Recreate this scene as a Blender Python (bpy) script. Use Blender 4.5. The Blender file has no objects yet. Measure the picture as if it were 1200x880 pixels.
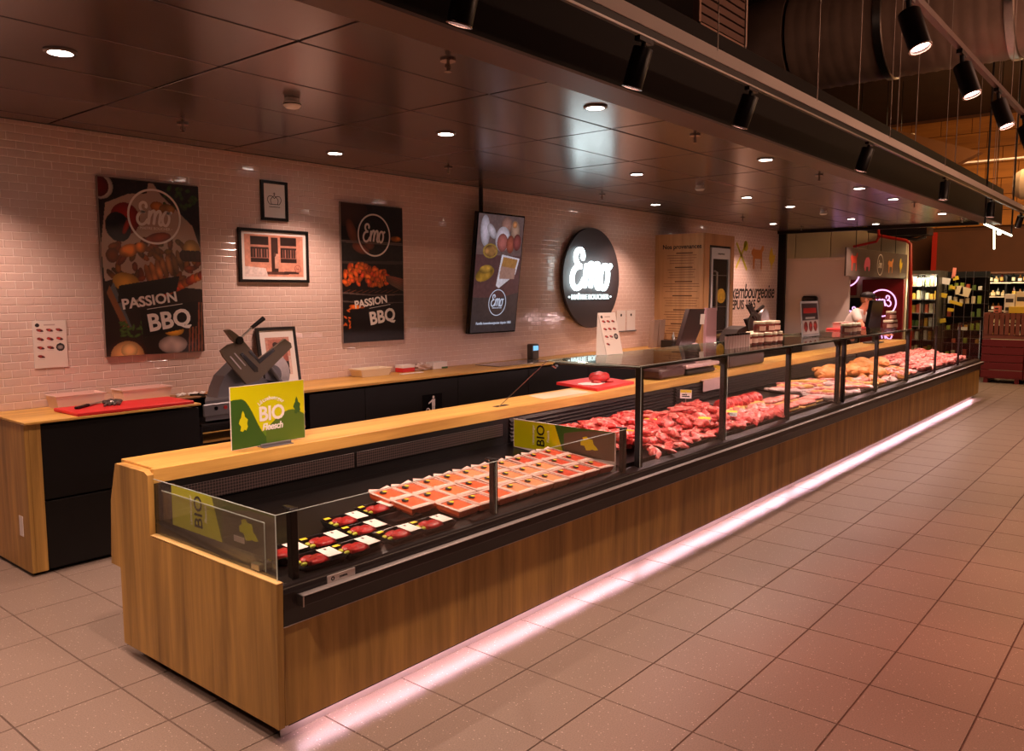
import bpy, math, random
import numpy as np
from mathutils import Vector, Matrix
random.seed(7)
S = bpy.context.scene
COL = S.collection

# ------------------------------------------------------------------ camera
F0, YAW, PITCH, ROLL = 948.4, .69466, .102902, -.00153
cam_d = bpy.data.cameras.new('camera'); cam = bpy.data.objects.new('camera', cam_d); COL.objects.link(cam)
fw = Vector((math.cos(YAW)*math.cos(PITCH), math.sin(YAW)*math.cos(PITCH), -math.sin(PITCH)))
rt = fw.cross(Vector((0, 0, 1))).normalized(); up = rt.cross(fw)
rt, up = math.cos(ROLL)*rt+math.sin(ROLL)*up, -math.sin(ROLL)*rt+math.cos(ROLL)*up
m = Matrix((rt, up, -fw)).transposed().to_4x4(); m.translation = (0, 0, 1.628)
cam.matrix_world = m
cam_d.sensor_width = 36; cam_d.lens = F0/1200*36; cam_d.clip_start = .05; cam_d.clip_end = 100
S.camera = cam
CP = Vector((0, 0, 1.628))

def project(x, y, z):
    d = Vector((x, y, z))-CP; k = d.dot(fw)
    return (600+F0*d.dot(rt)/k, 440-F0*d.dot(up)/k, k)

# ------------------------------------------------------------------ world, exposure
w = bpy.data.worlds.new('world'); S.world = w; w.use_nodes = True
w.node_tree.nodes['Background'].inputs[0].default_value = (.9, .55, .42, 1)
w.node_tree.nodes['Background'].inputs[1].default_value = .05
S.view_settings.view_transform = 'Standard'; S.view_settings.look = 'None'
S.view_settings.exposure = .35; S.view_settings.gamma = 1; S.view_settings.use_curve_mapping = False
S.cycles.transparent_max_bounces = 24; S.cycles.max_bounces = 8
S.cycles.sample_clamp_indirect = 4

WARM = (1, .64, .50); ROSE = (1, .44, .33); PINK = (1, .60, .72)
P_DOWN, P_RACE, P_TRACK, P_HALL, P_SHOW = 78, 60, 62, 40, 7
def area(name, loc, size, power, color, rot=(0, 0, 0), parent=None):
    l = bpy.data.lights.new(name, 'AREA'); l.energy = power; l.color = color; l.shape = 'RECTANGLE'
    l.size, l.size_y = size; o = bpy.data.objects.new(name, l); COL.objects.link(o)
    o.location = loc; o.rotation_euler = rot
    if parent: o.parent = parent
    return o
area('hall_fill', (2.5, -2.5, 4.9), (7, 2.0), P_HALL*.35, (1, .56, .45))  # unseen area lights that represent the overhead hall lighting
area('hall_fill', (10.5, -.8, 4.9), (7, 2.0), P_HALL*1.0, (1, .52, .36))
area('hall_fill', (17.5, 2.2, 4.9), (3, 3.0), P_HALL*2.6, (1, .60, .28))
area('hall_fill', (14.5, .2, 5.0), (2.5, 1.5), P_HALL*5, (1, .58, .26), (0, math.radians(-68), 0))  # unseen area light added to brighten the far board wall
area('shelf_fill', (19.8, 2.9, 1.98), (.1, 2.6), 14, (1, .82, .55), (0, math.radians(-25), 0))  # added fill under the fascia, brightens the bottles
area('rack_fill', (16.5, 3.3, 2.75), (.3, .6), 9, (1, .8, .5), (0, math.radians(-30), 0))  # added fill that brightens the promotion rack
area('duct_fill', (7.5, -1.6, 3.4), (5, .5), P_HALL*3.4, (1, .56, .36), (math.radians(155), 0, 0))  # unseen upward fill, added to brighten duct and roof

# ------------------------------------------------------------------ helpers
def lin(c):
    return tuple((v/255/12.92 if v/255 <= .04045 else ((v/255+.055)/1.055)**2.4) for v in c)

def tag(o, label=None, cat=None, group=None, kind=None):
    if label: o['label'] = label
    if cat: o['category'] = cat
    if group: o['group'] = group
    if kind: o['kind'] = kind
    return o

ORG = {}
def thing(name, label, cat, loc=(0, 0, 0), group=None):
    o = bpy.data.objects.new(name, None); COL.objects.link(o); o.empty_display_size = .1
    o.location = loc; ORG[o.name] = Vector(loc)
    return tag(o, label, cat, group)

def org(p):
    return ORG.get(p.name, Vector((0, 0, 0))) if p else Vector((0, 0, 0))

class MB:
    def __init__(s): s.v = []; s.f = []; s.m = []; s.c = 0
    def add(s, vs, fs):
        n = len(s.v); s.v += [tuple(v) for v in vs]
        for f in fs: s.f.append(tuple(n+i for i in f)); s.m.append(s.c)
        return s
    def mat(s, i): s.c = i; return s
    def box(s, x0, x1, y0, y1, z0, z1):
        v = [(x, y, z) for z in (z0, z1) for y in (y0, y1) for x in (x0, x1)]
        return s.add(v, [(0, 2, 3, 1), (4, 5, 7, 6), (0, 1, 5, 4), (2, 6, 7, 3), (0, 4, 6, 2), (1, 3, 7, 5)])
    def bev(s, x0, x1, y0, y1, z0, z1, b=.004):
        b = min(b, (x1-x0)*.45, (y1-y0)*.45, (z1-z0)*.45)
        L = [(z0, b), (z0+b, 0), (z1-b, 0), (z1, b)]
        vs = []
        for z, i in L:
            c = b if i == 0 else 0
            X0, X1, Y0, Y1 = x0+i, x1-i, y0+i, y1-i
            d = b
            vs += [(X0+(d if i == 0 else 0), Y0, z), (X1-(d if i == 0 else 0), Y0, z), (X1, Y0+(d if i == 0 else 0), z), (X1, Y1-(d if i == 0 else 0), z),
                   (X1-(d if i == 0 else 0), Y1, z), (X0+(d if i == 0 else 0), Y1, z), (X0, Y1-(d if i == 0 else 0), z), (X0, Y0+(d if i == 0 else 0), z)]
        fs = [tuple(range(7, -1, -1)), tuple(range(24, 32))]
        for k in range(3):
            for i in range(8):
                a, b2 = k*8+i, k*8+(i+1) % 8
                fs.append((a, b2, b2+8, a+8))
        return s.add(vs, fs)
    def ring(s, rings, close=True, caps=True):
        n = len(rings[0]); vs = [p for r in rings for p in r]; fs = []
        for k in range(len(rings)-1):
            for i in range(n if close else n-1):
                a, b = k*n+i, k*n+(i+1) % n
                fs.append((a, b, b+n, a+n))
        if caps: fs += [tuple(range(n-1, -1, -1)), tuple((len(rings)-1)*n+i for i in range(n))]
        return s.add(vs, fs)
    def cyl(s, p0, p1, r0, r1=None, n=14, caps=True):
        r1 = r0 if r1 is None else r1
        p0, p1 = Vector(p0), Vector(p1); d = (p1-p0).normalized()
        a = d.orthogonal().normalized(); b = d.cross(a)
        R = [[p+r*(math.cos(t*2*math.pi/n)*a+math.sin(t*2*math.pi/n)*b) for t in range(n)] for p, r in ((p0, r0), (p1, r1))]
        return s.ring(R, caps=caps)
    def tube(s, pts, r, n=8):
        pts = [Vector(p) for p in pts]; R = []; a = None
        for i, p in enumerate(pts):
            d = (pts[min(i+1, len(pts)-1)]-pts[max(i-1, 0)]).normalized()
            a = (a-d*a.dot(d)).normalized() if a else d.orthogonal().normalized()
            b = d.cross(a); rr = r[i] if isinstance(r, (list, tuple)) else r
            R.append([p+rr*(math.cos(t*2*math.pi/n)*a+math.sin(t*2*math.pi/n)*b) for t in range(n)])
        return s.ring(R)
    def lathe(s, prof, c=(0, 0, 0), n=20):
        R = [[(c[0]+max(r, 1e-4)*math.cos(t*2*math.pi/n), c[1]+max(r, 1e-4)*math.sin(t*2*math.pi/n), c[2]+z) for t in range(n)] for r, z in prof]
        return s.ring(R, caps=(prof[0][0] < 1e-3 or prof[-1][0] < 1e-3))
    def prism(s, pts, ax, a0, a1):
        f = {'x': lambda p, a: (a, p[0], p[1]), 'y': lambda p, a: (p[0], a, p[1]), 'z': lambda p, a: (p[0], p[1], a)}[ax]
        n = len(pts)
        return s.add([f(p, a0) for p in pts]+[f(p, a1) for p in pts],
                     [tuple(range(n)), tuple(range(2*n-1, n-1, -1))]+[(i+n, (i+1) % n+n, (i+1) % n, i) for i in range(n)])
    def ell(s, c, r, nu=14, nv=8, fn=None):
        R = []
        for j in range(nv+1):
            t = math.pi*j/nv; t = min(max(t, .02), math.pi-.02)
            q = []
            for i in range(nu):
                u = 2*math.pi*i/nu
                d = Vector((math.sin(t)*math.cos(u), math.sin(t)*math.sin(u), math.cos(t)))
                k = fn(d) if fn else 1
                q.append((c[0]+r[0]*d.x*k, c[1]+r[1]*d.y*k, c[2]+r[2]*d.z*k))
            R.append(q)
        R.reverse()
        return s.ring(R)
    def xf(s, M, start=0):
        s.v[start:] = [tuple(M@Vector(v)) for v in s.v[start:]]; return s
    def build(s, name, mats, parent=None, smooth=False, data=None):
        me = bpy.data.meshes.new(name); o0 = org(parent)
        me.from_pydata([(x-o0.x, y-o0.y, z-o0.z) for x, y, z in s.v], [], s.f)
        for mt in (mats if isinstance(mats, (list, tuple)) else [mats]): me.materials.append(mt)
        if max(s.m, default=0): me.polygons.foreach_set('material_index', s.m)
        if smooth:
            me.polygons.foreach_set('use_smooth', [True]*len(me.polygons))
            try: me.set_sharp_from_angle(angle=math.radians(40))
            except Exception: pass
        me.update()
        o = bpy.data.objects.new(name, me); COL.objects.link(o)
        if parent: o.parent = parent; ORG[o.name] = o0
        return o

def solo(o, label, cat, group=None):
    """turn a world-space mesh into a top level thing with its origin at its base"""
    co = [v.co for v in o.data.vertices]
    lo = Vector((sum(c.x for c in co)/len(co), sum(c.y for c in co)/len(co), min(c.z for c in co)))
    o.data.transform(Matrix.Translation(-lo)); o.location = lo
    return tag(o, label, cat, group)

def struct(o): return tag(o, kind='structure')

def copy_tree(o, parent=None):
    c = o.copy(); COL.objects.link(c)
    if parent: c.parent = parent
    for ch in list(o.children): copy_tree(ch, c)
    return c

ORD = ['first', 'second', 'third', 'fourth', 'fifth', 'sixth', 'seventh', 'eighth', 'ninth', 'tenth', 'eleventh', 'twelfth', 'thirteenth', 'fourteenth', 'fifteenth', 'sixteenth', 'seventeenth', 'eighteenth', 'nineteenth', 'twentieth']+['%d%s' % (k, {1: 'st', 2: 'nd', 3: 'rd'}.get(k % 10, 'th')) for k in range(21, 60)]

# ------------------------------------------------------------------ materials
def nt(name):
    mt = bpy.data.materials.new(name); mt.use_nodes = True
    n = mt.node_tree; return mt, n, n.nodes['Principled BSDF']
def mat(name, col, rough=.5, metal=0, spec=.5, emit=None, es=0, noise=0, nscale=20, bump=0, bscale=60, coat=0, alpha=1):
    mt, n, b = nt(name); c = lin(col)
    b.inputs['Base Color'].default_value = (*c, 1); b.inputs['Roughness'].default_value = rough
    b.inputs['Metallic'].default_value = metal; b.inputs['Specular IOR Level'].default_value = spec
    b.inputs['Coat Weight'].default_value = coat
    if emit: b.inputs['Emission Color'].default_value = (*lin(emit), 1); b.inputs['Emission Strength'].default_value = es
    tc = None
    if noise or bump: tc = n.nodes.new('ShaderNodeTexCoord')
    if noise:
        t = n.nodes.new('ShaderNodeTexNoise'); t.inputs['Scale'].default_value = nscale; t.inputs['Detail'].default_value = 4
        n.links.new(tc.outputs['Object'], t.inputs['Vector'])
        r = n.nodes.new('ShaderNodeMapRange'); r.inputs[3].default_value = 1-noise; r.inputs[4].default_value = 1+noise
        r.inputs[1].default_value = .3; r.inputs[2].default_value = .7
        n.links.new(t.outputs[0], r.inputs[0])
        x = n.nodes.new('ShaderNodeVectorMath'); x.operation = 'SCALE'; x.inputs[0].default_value = c
        n.links.new(r.outputs[0], x.inputs['Scale']); n.links.new(x.outputs[0], b.inputs['Base Color'])
    if bump:
        t = n.nodes.new('ShaderNodeTexNoise'); t.inputs['Scale'].default_value = bscale
        n.links.new(tc.outputs['Object'], t.inputs['Vector'])
        bp = n.nodes.new('ShaderNodeBump'); bp.inputs['Strength'].default_value = bump; bp.inputs['Distance'].default_value = .01
        n.links.new(t.outputs[0], bp.inputs['Height']); n.links.new(bp.outputs[0], b.inputs['Normal'])
    return mt

def wood(name, dark, light, axis, scale=1.0, rough=.5, knots=True):
    mt, n, b = nt(name); N = n.nodes.new; L = n.links.new
    tc = N('ShaderNodeTexCoord'); mp = N('ShaderNodeMapping')
    s = [14*scale]*3; s['xyz'.index(axis)] = .9*scale; mp.inputs['Scale'].default_value = s
    L(tc.outputs['Object'], mp.inputs['Vector'])
    t = N('ShaderNodeTexNoise'); t.inputs['Scale'].default_value = 1.6; t.inputs['Detail'].default_value = 9; t.inputs['Roughness'].default_value = .62; t.inputs['Distortion'].default_value = .6
    L(mp.outputs[0], t.inputs['Vector'])
    mp2 = N('ShaderNodeMapping'); s2 = [3.2*scale]*3; s2['xyz'.index(axis)] = .12*scale; mp2.inputs['Scale'].default_value = s2
    L(tc.outputs['Object'], mp2.inputs['Vector'])
    t2 = N('ShaderNodeTexNoise'); t2.inputs['Scale'].default_value = 2.0; t2.inputs['Detail'].default_value = 3; L(mp2.outputs[0], t2.inputs['Vector'])
    mx = N('ShaderNodeMath'); mx.operation = 'MULTIPLY_ADD'; mx.inputs[1].default_value = .55
    L(t2.outputs[0], mx.inputs[0]); md = N('ShaderNodeMath'); md.operation = 'MULTIPLY'; md.inputs[1].default_value = .5
    L(t.outputs[0], md.inputs[0]); L(md.outputs[0], mx.inputs[2])
    cr = N('ShaderNodeValToRGB'); e = cr.color_ramp.elements
    e[0].position = .36; e[0].color = (*lin(dark), 1); e[1].position = .66; e[1].color = (*lin(light), 1)
    L(mx.outputs[0], cr.inputs[0]); L(cr.outputs[0], b.inputs['Base Color'])
    b.inputs['Roughness'].default_value = rough
    bp = N('ShaderNodeBump'); bp.inputs['Strength'].default_value = .15; bp.inputs['Distance'].default_value = .004
    L(t.outputs[0], bp.inputs['Height']); L(bp.outputs[0], b.inputs['Normal'])
    return mt

def emis(name, col, strength):
    mt = bpy.data.materials.new(name); mt.use_nodes = True; n = mt.node_tree; n.nodes.clear()
    e = n.nodes.new('ShaderNodeEmission'); e.inputs[0].default_value = (*lin(col), 1); e.inputs[1].default_value = strength
    o = n.nodes.new('ShaderNodeOutputMaterial'); n.links.new(e.outputs[0], o.inputs[0]); return mt

def glass(name, tint=(246, 248, 246), refl=.16, dens=1.0):
    mt = bpy.data.materials.new(name); mt.use_nodes = True; n = mt.node_tree; n.nodes.clear(); N = n.nodes.new; L = n.links.new
    tr = N('ShaderNodeBsdfTransparent'); tr.inputs[0].default_value = (*lin(tint), 1)
    gl = N('ShaderNodeBsdfGlossy'); gl.inputs['Roughness'].default_value = .02; gl.inputs[0].default_value = (.95, .97, .96, 1)
    fr = N('ShaderNodeFresnel'); fr.inputs['IOR'].default_value = 1.45
    mu = N('ShaderNodeMath'); mu.operation = 'MULTIPLY'; mu.inputs[1].default_value = refl; L(fr.outputs[0], mu.inputs[0])
    mx = N('ShaderNodeMixShader'); L(mu.outputs[0], mx.inputs[0]); L(tr.outputs[0], mx.inputs[1]); L(gl.outputs[0], mx.inputs[2])
    o = N('ShaderNodeOutputMaterial'); L(mx.outputs[0], o.inputs[0]); return mt

def vcol(name, rough=.45, emit=0):
    mt, n, b = nt(name); a = n.nodes.new('ShaderNodeVertexColor'); a.layer_name = 'print'
    n.links.new(a.outputs[0], b.inputs['Base Color']); b.inputs['Roughness'].default_value = rough
    if emit:
        n.links.new(a.outputs[0], b.inputs['Emission Color']); b.inputs['Emission Strength'].default_value = emit
        b.inputs['Base Color'].default_value = (.02, .02, .02, 1)
    return mt

WOODV = wood('oak_vertical', (130, 96, 44), (204, 158, 82), 'z')
WOODX = wood('oak_lengthwise', (180, 130, 62), (230, 184, 98), 'x', rough=.38)
WOODE = wood('oak_end', (174, 124, 58), (222, 172, 90), 'y', rough=.45)
PALEW = wood('oak_cabinet', (165, 120, 78), (198, 152, 104), 'z', scale=.8)
BLACK = mat('black_laminate', (14, 11, 10), .5, spec=.3, noise=.15, nscale=8)
BLKM = mat('black_metal', (26, 22, 22), .38, .3)
BUMP = mat('black_rubber', (24, 15, 14), .36, noise=.1, nscale=5)
BLKG = mat('black_gloss', (16, 14, 15), .18)
STEEL = mat('brushed_steel', (190, 185, 180), .28, 1, noise=.06, nscale=40)
ALU = mat('aluminium', (200, 192, 188), .35, .8)
GREY = mat('grey_cast_metal', (118, 116, 120), .42, .5)
GREYD = mat('dark_grey_metal', (84, 80, 74), .42, .6)
WHITE = mat('white_plastic', (232, 228, 224), .45)
PAPER = mat('white_paper', (238, 230, 226), .7)
DARKW = mat('frame_black', (18, 16, 17), .35)
RED = mat('red_board', (214, 42, 44), .5, noise=.05, nscale=12)
REDM = mat('red_painted_metal', (170, 28, 24), .4)
GLASS = glass('clear_glass'); GLASSC = glass('canopy_glass', (214, 224, 218), .8); PLEXI = glass('plexiglass', (248, 248, 246), .2)
GEDGE = mat('glass_edge', (205, 220, 214), .2, emit=None)
TEXTK = mat('black_print', (18, 14, 15), .6); TEXTW = mat('white_print', (240, 236, 232), .6)
YELL = mat('yellow_print', (236, 214, 40), .6)

# ------------------------------------------------------------------ text, strokes, prints
def text_obj(body, size, name, mt, parent, o, R, U, ext=.0006, align='CENTER', off=0, shear=0, space=1, sx=1):
    cu = bpy.data.curves.new('tmp', 'FONT'); cu.body = body; cu.size = size; cu.align_x = align; cu.align_y = 'CENTER'
    cu.extrude = ext; cu.offset = off; cu.shear = shear; cu.space_character = space; cu.resolution_u = 3
    t = bpy.data.objects.new('tmp', cu); COL.objects.link(t)
    bpy.context.view_layer.update()
    me = bpy.data.meshes.new_from_object(t.evaluated_get(bpy.context.evaluated_depsgraph_get()))
    bpy.data.objects.remove(t); bpy.data.curves.remove(cu)
    R = Vector(R).normalized(); U = Vector(U).normalized(); Nn = R.cross(U); o = Vector(o)-org(parent)
    M = Matrix((R*sx, U, Nn)).transposed().to_4x4(); M.translation = o
    me.transform(M); me.name = name; me.materials.clear(); me.materials.append(mt)
    ob = bpy.data.objects.new(name, me); COL.objects.link(ob)
    if parent: ob.parent = parent; ORG[ob.name] = org(parent)
    return ob

def smooth_pts(p, k=6):
    out = []
    for i in range(len(p)-1):
        a, b, c, d = p[max(i-1, 0)], p[i], p[i+1], p[min(i+2, len(p)-1)]
        for j in range(k):
            t = j/k
            out.append(tuple(.5*((2*b[q])+(-a[q]+c[q])*t+(2*a[q]-5*b[q]+4*c[q]-d[q])*t*t+(-a[q]+3*b[q]-3*c[q]+d[q])*t**3) for q in (0, 1)))
    return out+[tuple(p[-1][:2])]

EMO = [([(.40, .76), (.45, .84), (.41, .97), (.30, 1.0), (.19, .92), (.17, .76), (.26, .62), (.36, .58), (.20, .56), (.07, .44), (.02, .24), (.09, .08), (.22, .03), (.38, .12), (.50, .3)], .105),
       ([(.60, .66), (.555, .36), (.50, .04)], .12),
       ([(.55, .34), (.66, .56), (.77, .66), (.83, .58), (.80, .34), (.745, .04)], .11),
       ([(.79, .34), (.90, .56), (1.02, .66), (1.08, .58), (1.05, .36), (1.01, .14), (1.07, .04), (1.17, .12)], .11),
       ([(1.42, .62), (1.31, .62), (1.20, .46), (1.16, .24), (1.22, .06), (1.33, .03), (1.44, .18), (1.48, .42), (1.42, .62), (1.50, .56), (1.62, .66)], .10)]
def strokes(name, mt, parent, o, R, U, size, ext=.001, wk=1.0, data=EMO, sxk=1.0):
    R = Vector(R).normalized(); U = Vector(U).normalized(); Nn = R.cross(U); o = Vector(o)
    b = MB()
    for k, (pts, wd) in enumerate(data):
        P = smooth_pts(pts, 5); n = len(P); L = []; Rr = []
        e2 = ext*(1+.02*k)
        for i, p in enumerate(P):
            q, r_ = P[max(i-1, 0)], P[min(i+1, n-1)]
            dx, dy = r_[0]-q[0], r_[1]-q[1]; l = math.hypot(dx, dy) or 1; h = wd*wk/2
            if i in (0, n-1): h *= .6
            L.append((p[0]-dy/l*h, p[1]+dx/l*h)); Rr.append((p[0]+dy/l*h, p[1]-dx/l*h))
        W = lambda p, d: o+R*((p[0]-.81)*size*sxk)+U*((p[1]-.5)*size)+Nn*d
        rings = [[W(a, 0), W(c, 0), W(c, e2), W(a, e2)] for a, c in zip(L, Rr)]
        b.ring(rings)
    return b.build(name, mt, parent)

def disc_ring(name, mt, parent, o, R, U, r0, r1, ext=.001, n=40):
    R = Vector(R).normalized(); U = Vector(U).normalized(); Nn = R.cross(U); o = Vector(o); b = MB()
    W = lambda r, t, d: o+R*(r*math.cos(t))+U*(r*math.sin(t))+Nn*d
    rings = []
    for i in range(n+1):
        t = 2*math.pi*i/n; rings.append([W(r0, t, 0), W(r0, t, ext), W(r1, t, ext), W(r1, t, 0)])
    return b.ring(rings, caps=False).build(name, mt, parent)

class Canvas:
    """a small procedural print, kept as colours on a fine mesh grid"""
    def __init__(s, w, h, res, base):
        s.w, s.h = w, h; s.nx = max(2, int(w/res)); s.ny = max(2, int(h/res))
        s.X, s.Y = np.meshgrid(np.linspace(0, 1, s.nx), np.linspace(0, 1, s.ny))
        s.a = np.ones((s.ny, s.nx, 3))*np.array(base, float)
    def xy(s): return s.X*s.w, s.Y*s.h
    def ellipse(s, cx, cy, rx, ry, col, ang=0, soft=.0, tex=0, seed=0):
        x, y = s.X-cx, (s.Y-cy)*s.h/s.w
        c, d = math.cos(ang), math.sin(ang); u = (x*c+y*d)/rx; v = (-x*d+y*c)/(ry)
        m = (u*u+v*v) < 1
        k = np.array(col, float)*np.ones_like(s.a)
        shade = 1.12-.38*(u*u+v*v)
        k = k*shade[..., None]
        if tex: k = k*(1+tex*s.noise(14, seed))[..., None]
        s.a[m] = k[m]; return s
    def poly(s, pts, col):
        m = np.zeros_like(s.X, bool); n = len(pts)
        for i in range(n):
            x0, y0 = pts[i]; x1, y1 = pts[(i+1) % n]
            if y0 == y1: continue
            c = ((s.Y > min(y0, y1)) & (s.Y <= max(y0, y1)))
            xi = x0+(s.Y-y0)*(x1-x0)/(y1-y0)
            m ^= c & (s.X < xi)
        s.a[m] = col; return s
    def noise(s, k, seed=0):
        r = np.random.RandomState(seed+k); kx = k; ky = max(2, int(k*s.h/s.w)); g = r.rand(ky+2, kx+2)*2-1
        x = s.X*kx; y = s.Y*ky; i = x.astype(int); j = y.astype(int); fx = x-i; fy = y-j
        fx = fx*fx*(3-2*fx); fy = fy*fy*(3-2*fy)
        return (g[j, i]*(1-fx)+g[j, i+1]*fx)*(1-fy)+(g[j+1, i]*(1-fx)+g[j+1, i+1]*fx)*fy
    def grain(s, amt, ks=(20, 45), seed=3):
        f = 1+sum(amt*s.noise(k, seed) for k in ks); s.a *= f[..., None]; return s
    def build(s, name, mt, parent, o, R, U):
        R = Vector(R).normalized(); U = Vector(U).normalized(); o = Vector(o)-org(parent)
        X = (s.X*s.w).ravel(); Y = (s.Y*s.h).ravel()
        co = np.outer(X, R)+np.outer(Y, U)+np.array(o)
        idx = np.arange(s.nx*s.ny).reshape(s.ny, s.nx)
        q = np.stack([idx[:-1, :-1], idx[:-1, 1:], idx[1:, 1:], idx[1:, :-1]], -1).reshape(-1, 4)
        me = bpy.data.meshes.new(name); me.from_pydata(co.tolist(), [], q.tolist()); me.materials.append(mt)
        ca = me.color_attributes.new('print', 'FLOAT_COLOR', 'POINT')
        c = np.clip(s.a, 0, 255).reshape(-1, 3)/255; c = np.where(c <= .04045, c/12.92, ((c+.055)/1.055)**2.4)
        ca.data.foreach_set('color', np.concatenate([c, np.ones((len(c), 1))], 1).ravel().astype(np.float32))
        ob = bpy.data.objects.new(name, me); COL.objects.link(ob)
        if parent: ob.parent = parent; ORG[ob.name] = org(parent)
        return ob
PRINT = vcol('printed_picture', .35)
XA, YA, ZA = (1, 0, 0), (0, 1, 0), (0, 0, 1)
WY = 5.57           # face of the tiled wall
# ================================================================== FLOOR
FT = mat('floor_tile', (138, 121, 109), .36, noise=.20, nscale=190, bump=.05, bscale=150)
_n = FT.node_tree; _b = _n.nodes['Principled BSDF']; _src = _b.inputs['Base Color'].links[0].from_socket      # pale granite specks
_g = _n.nodes.new('ShaderNodeNewGeometry'); _v = _n.nodes.new('ShaderNodeTexVoronoi'); _v.inputs['Scale'].default_value = 70; _n.links.new(_g.outputs['Position'], _v.inputs['Vector'])
_r = _n.nodes.new('ShaderNodeMapRange'); _r.inputs[1].default_value = .20; _r.inputs[2].default_value = .10; _n.links.new(_v.outputs['Distance'], _r.inputs[0])
_v2 = _n.nodes.new('ShaderNodeSeparateColor'); _n.links.new(_v.outputs['Color'], _v2.inputs[0]); _m = _n.nodes.new('ShaderNodeMath'); _m.operation = 'MULTIPLY'; _n.links.new(_r.outputs[0], _m.inputs[0])
_t = _n.nodes.new('ShaderNodeMath'); _t.operation = 'GREATER_THAN'; _t.inputs[1].default_value = .62; _n.links.new(_v2.outputs[0], _t.inputs[0]); _n.links.new(_t.outputs[0], _m.inputs[1])
_x = _n.nodes.new('ShaderNodeMix'); _x.data_type = 'RGBA'; _n.links.new(_m.outputs[0], _x.inputs[0]); _n.links.new(_src, _x.inputs[6]); _x.inputs[7].default_value = (*lin((216, 198, 182)), 1); _n.links.new(_x.outputs[2], _b.inputs['Base Color'])
GROUT = mat('floor_grout', (96, 76, 66), .9)
floor = struct(MB().box(-4, 24, -7, 6.2, -.12, -.004).build('floor', GROUT))
tx, ty = .4, .3955; g = .0022
tm = MB(); e = .0015
tm.add([(-tx/2+g, -ty/2+g, -.004), (tx/2-g, -ty/2+g, -.004), (tx/2-g, ty/2-g, -.004), (-tx/2+g, ty/2-g, -.004),
        (-tx/2+g+e, -ty/2+g+e, 0), (tx/2-g-e, -ty/2+g+e, 0), (tx/2-g-e, ty/2-g-e, 0), (-tx/2+g+e, ty/2-g-e, 0)],
       [(4, 5, 6, 7), (0, 1, 5, 4), (1, 2, 6, 5), (2, 3, 7, 6), (3, 0, 4, 7)])
cand = []; rest = []
for i in range(-14, 54):
    for j in range(-9, 23):
        x, y = 2.2216+tx*(i+.5)-.0, 2.1049-ty*(j+.5)
        if y > 5.5 or y < -6.5: continue
        hid = (1.6 < x < 14.0 and 2.6 < y)
        px, py, k = project(x, y, 0)
        if k > .3 and -60 < px < 1260 and py < 960 and not hid: cand.append((k, x, y))
        else: rest.append((x, y))
for i in range(-14, 54):
    for j in range(-9, 0):
        x, y = 2.2216+tx*(i+.5), 2.1049-ty*(j+.5)
cand.sort(); rest += [(x, y) for k, x, y in cand[300:]]
first = None
for k, x, y in cand[:300]:
    if first is None: first = o = tm.build('tile', FT, floor)
    else: o = first.copy(); COL.objects.link(o)
    o.location = (x, y, 0); o.rotation_euler = (random.uniform(-.0006, .0006), random.uniform(-.0006, .0006), 0)
b = MB()
for x, y in rest: b.add([(a+x, c+y, d) for a, c, d in tm.v], tm.f)
tag(b.build('tile_field', FT, floor), kind='stuff')

# ================================================================== TILED WALL
WT = mat('wall_tile', (226, 198, 188), .12, coat=.3); WG = mat('wall_grout', (252, 236, 228), .6)
wall = struct(MB().box(-4, 14.0, WY+.0012, 5.8, 0, 2.72).build('wall_back', WG))
tw, th = .1, .05; b = .004; gp = .001
wm = MB().add([(-tw/2+gp, .0012, -th/2+gp), (tw/2-gp, .0012, -th/2+gp), (tw/2-gp, .0012, th/2-gp), (-tw/2+gp, .0012, th/2-gp),
               (-tw/2+gp+b, -.0005, -th/2+gp+b), (tw/2-gp-b, -.0005, -th/2+gp+b), (tw/2-gp-b, -.0005, th/2-gp-b), (-tw/2+gp+b, -.0005, th/2-gp-b)],
              [(4, 5, 6, 7), (0, 1, 5, 4), (1, 2, 6, 5), (2, 3, 7, 6), (3, 0, 4, 7)])
cand = []; rest = []
for r in range(36):
    z = .90+th*(r+.5)
    if z > 2.7: continue
    for i in range(-10, 142):
        x = tw*(i+.5*(r % 2))
        if x > 13.97: continue
        px, py, k = project(x, WY, z)
        hid = (2.38 < x < 3.14 and 1.2 < z < 2.4) or (3.4 < x < 4.08 and 1.7 < z < 2.13)
        (cand if px > -6 and k > .5 and not hid else rest).append((k, x, z))
rest += [(9, tw*(i+.5*(r % 2)), th*(r+.5)) for r in range(18) for i in range(-10, 17)]      # lower rows left of the counter
cand.sort(); rest += cand[300:]
first = None
for k, x, z in cand[:300]:
    if first is None: first = o = wm.build('tile', WT, wall)
    else: o = first.copy(); COL.objects.link(o)
    o.location = (x, WY, z); o.rotation_euler = (random.gauss(0, .006), 0, random.gauss(0, .006))
b = MB()
for k, x, z in rest:
    a1, a2 = random.gauss(0, .006), random.gauss(0, .006)
    b.add([(p+x, q+WY+p*a1+s_*a2, s_+z) for p, q, s_ in wm.v], wm.f)
tag(b.build('tile_field', WT, wall), kind='stuff')
struct(MB().box(-.5, 13.97, 5.50, WY+.02, 2.675, 2.76).build('trim_2', BLACK))

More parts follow.
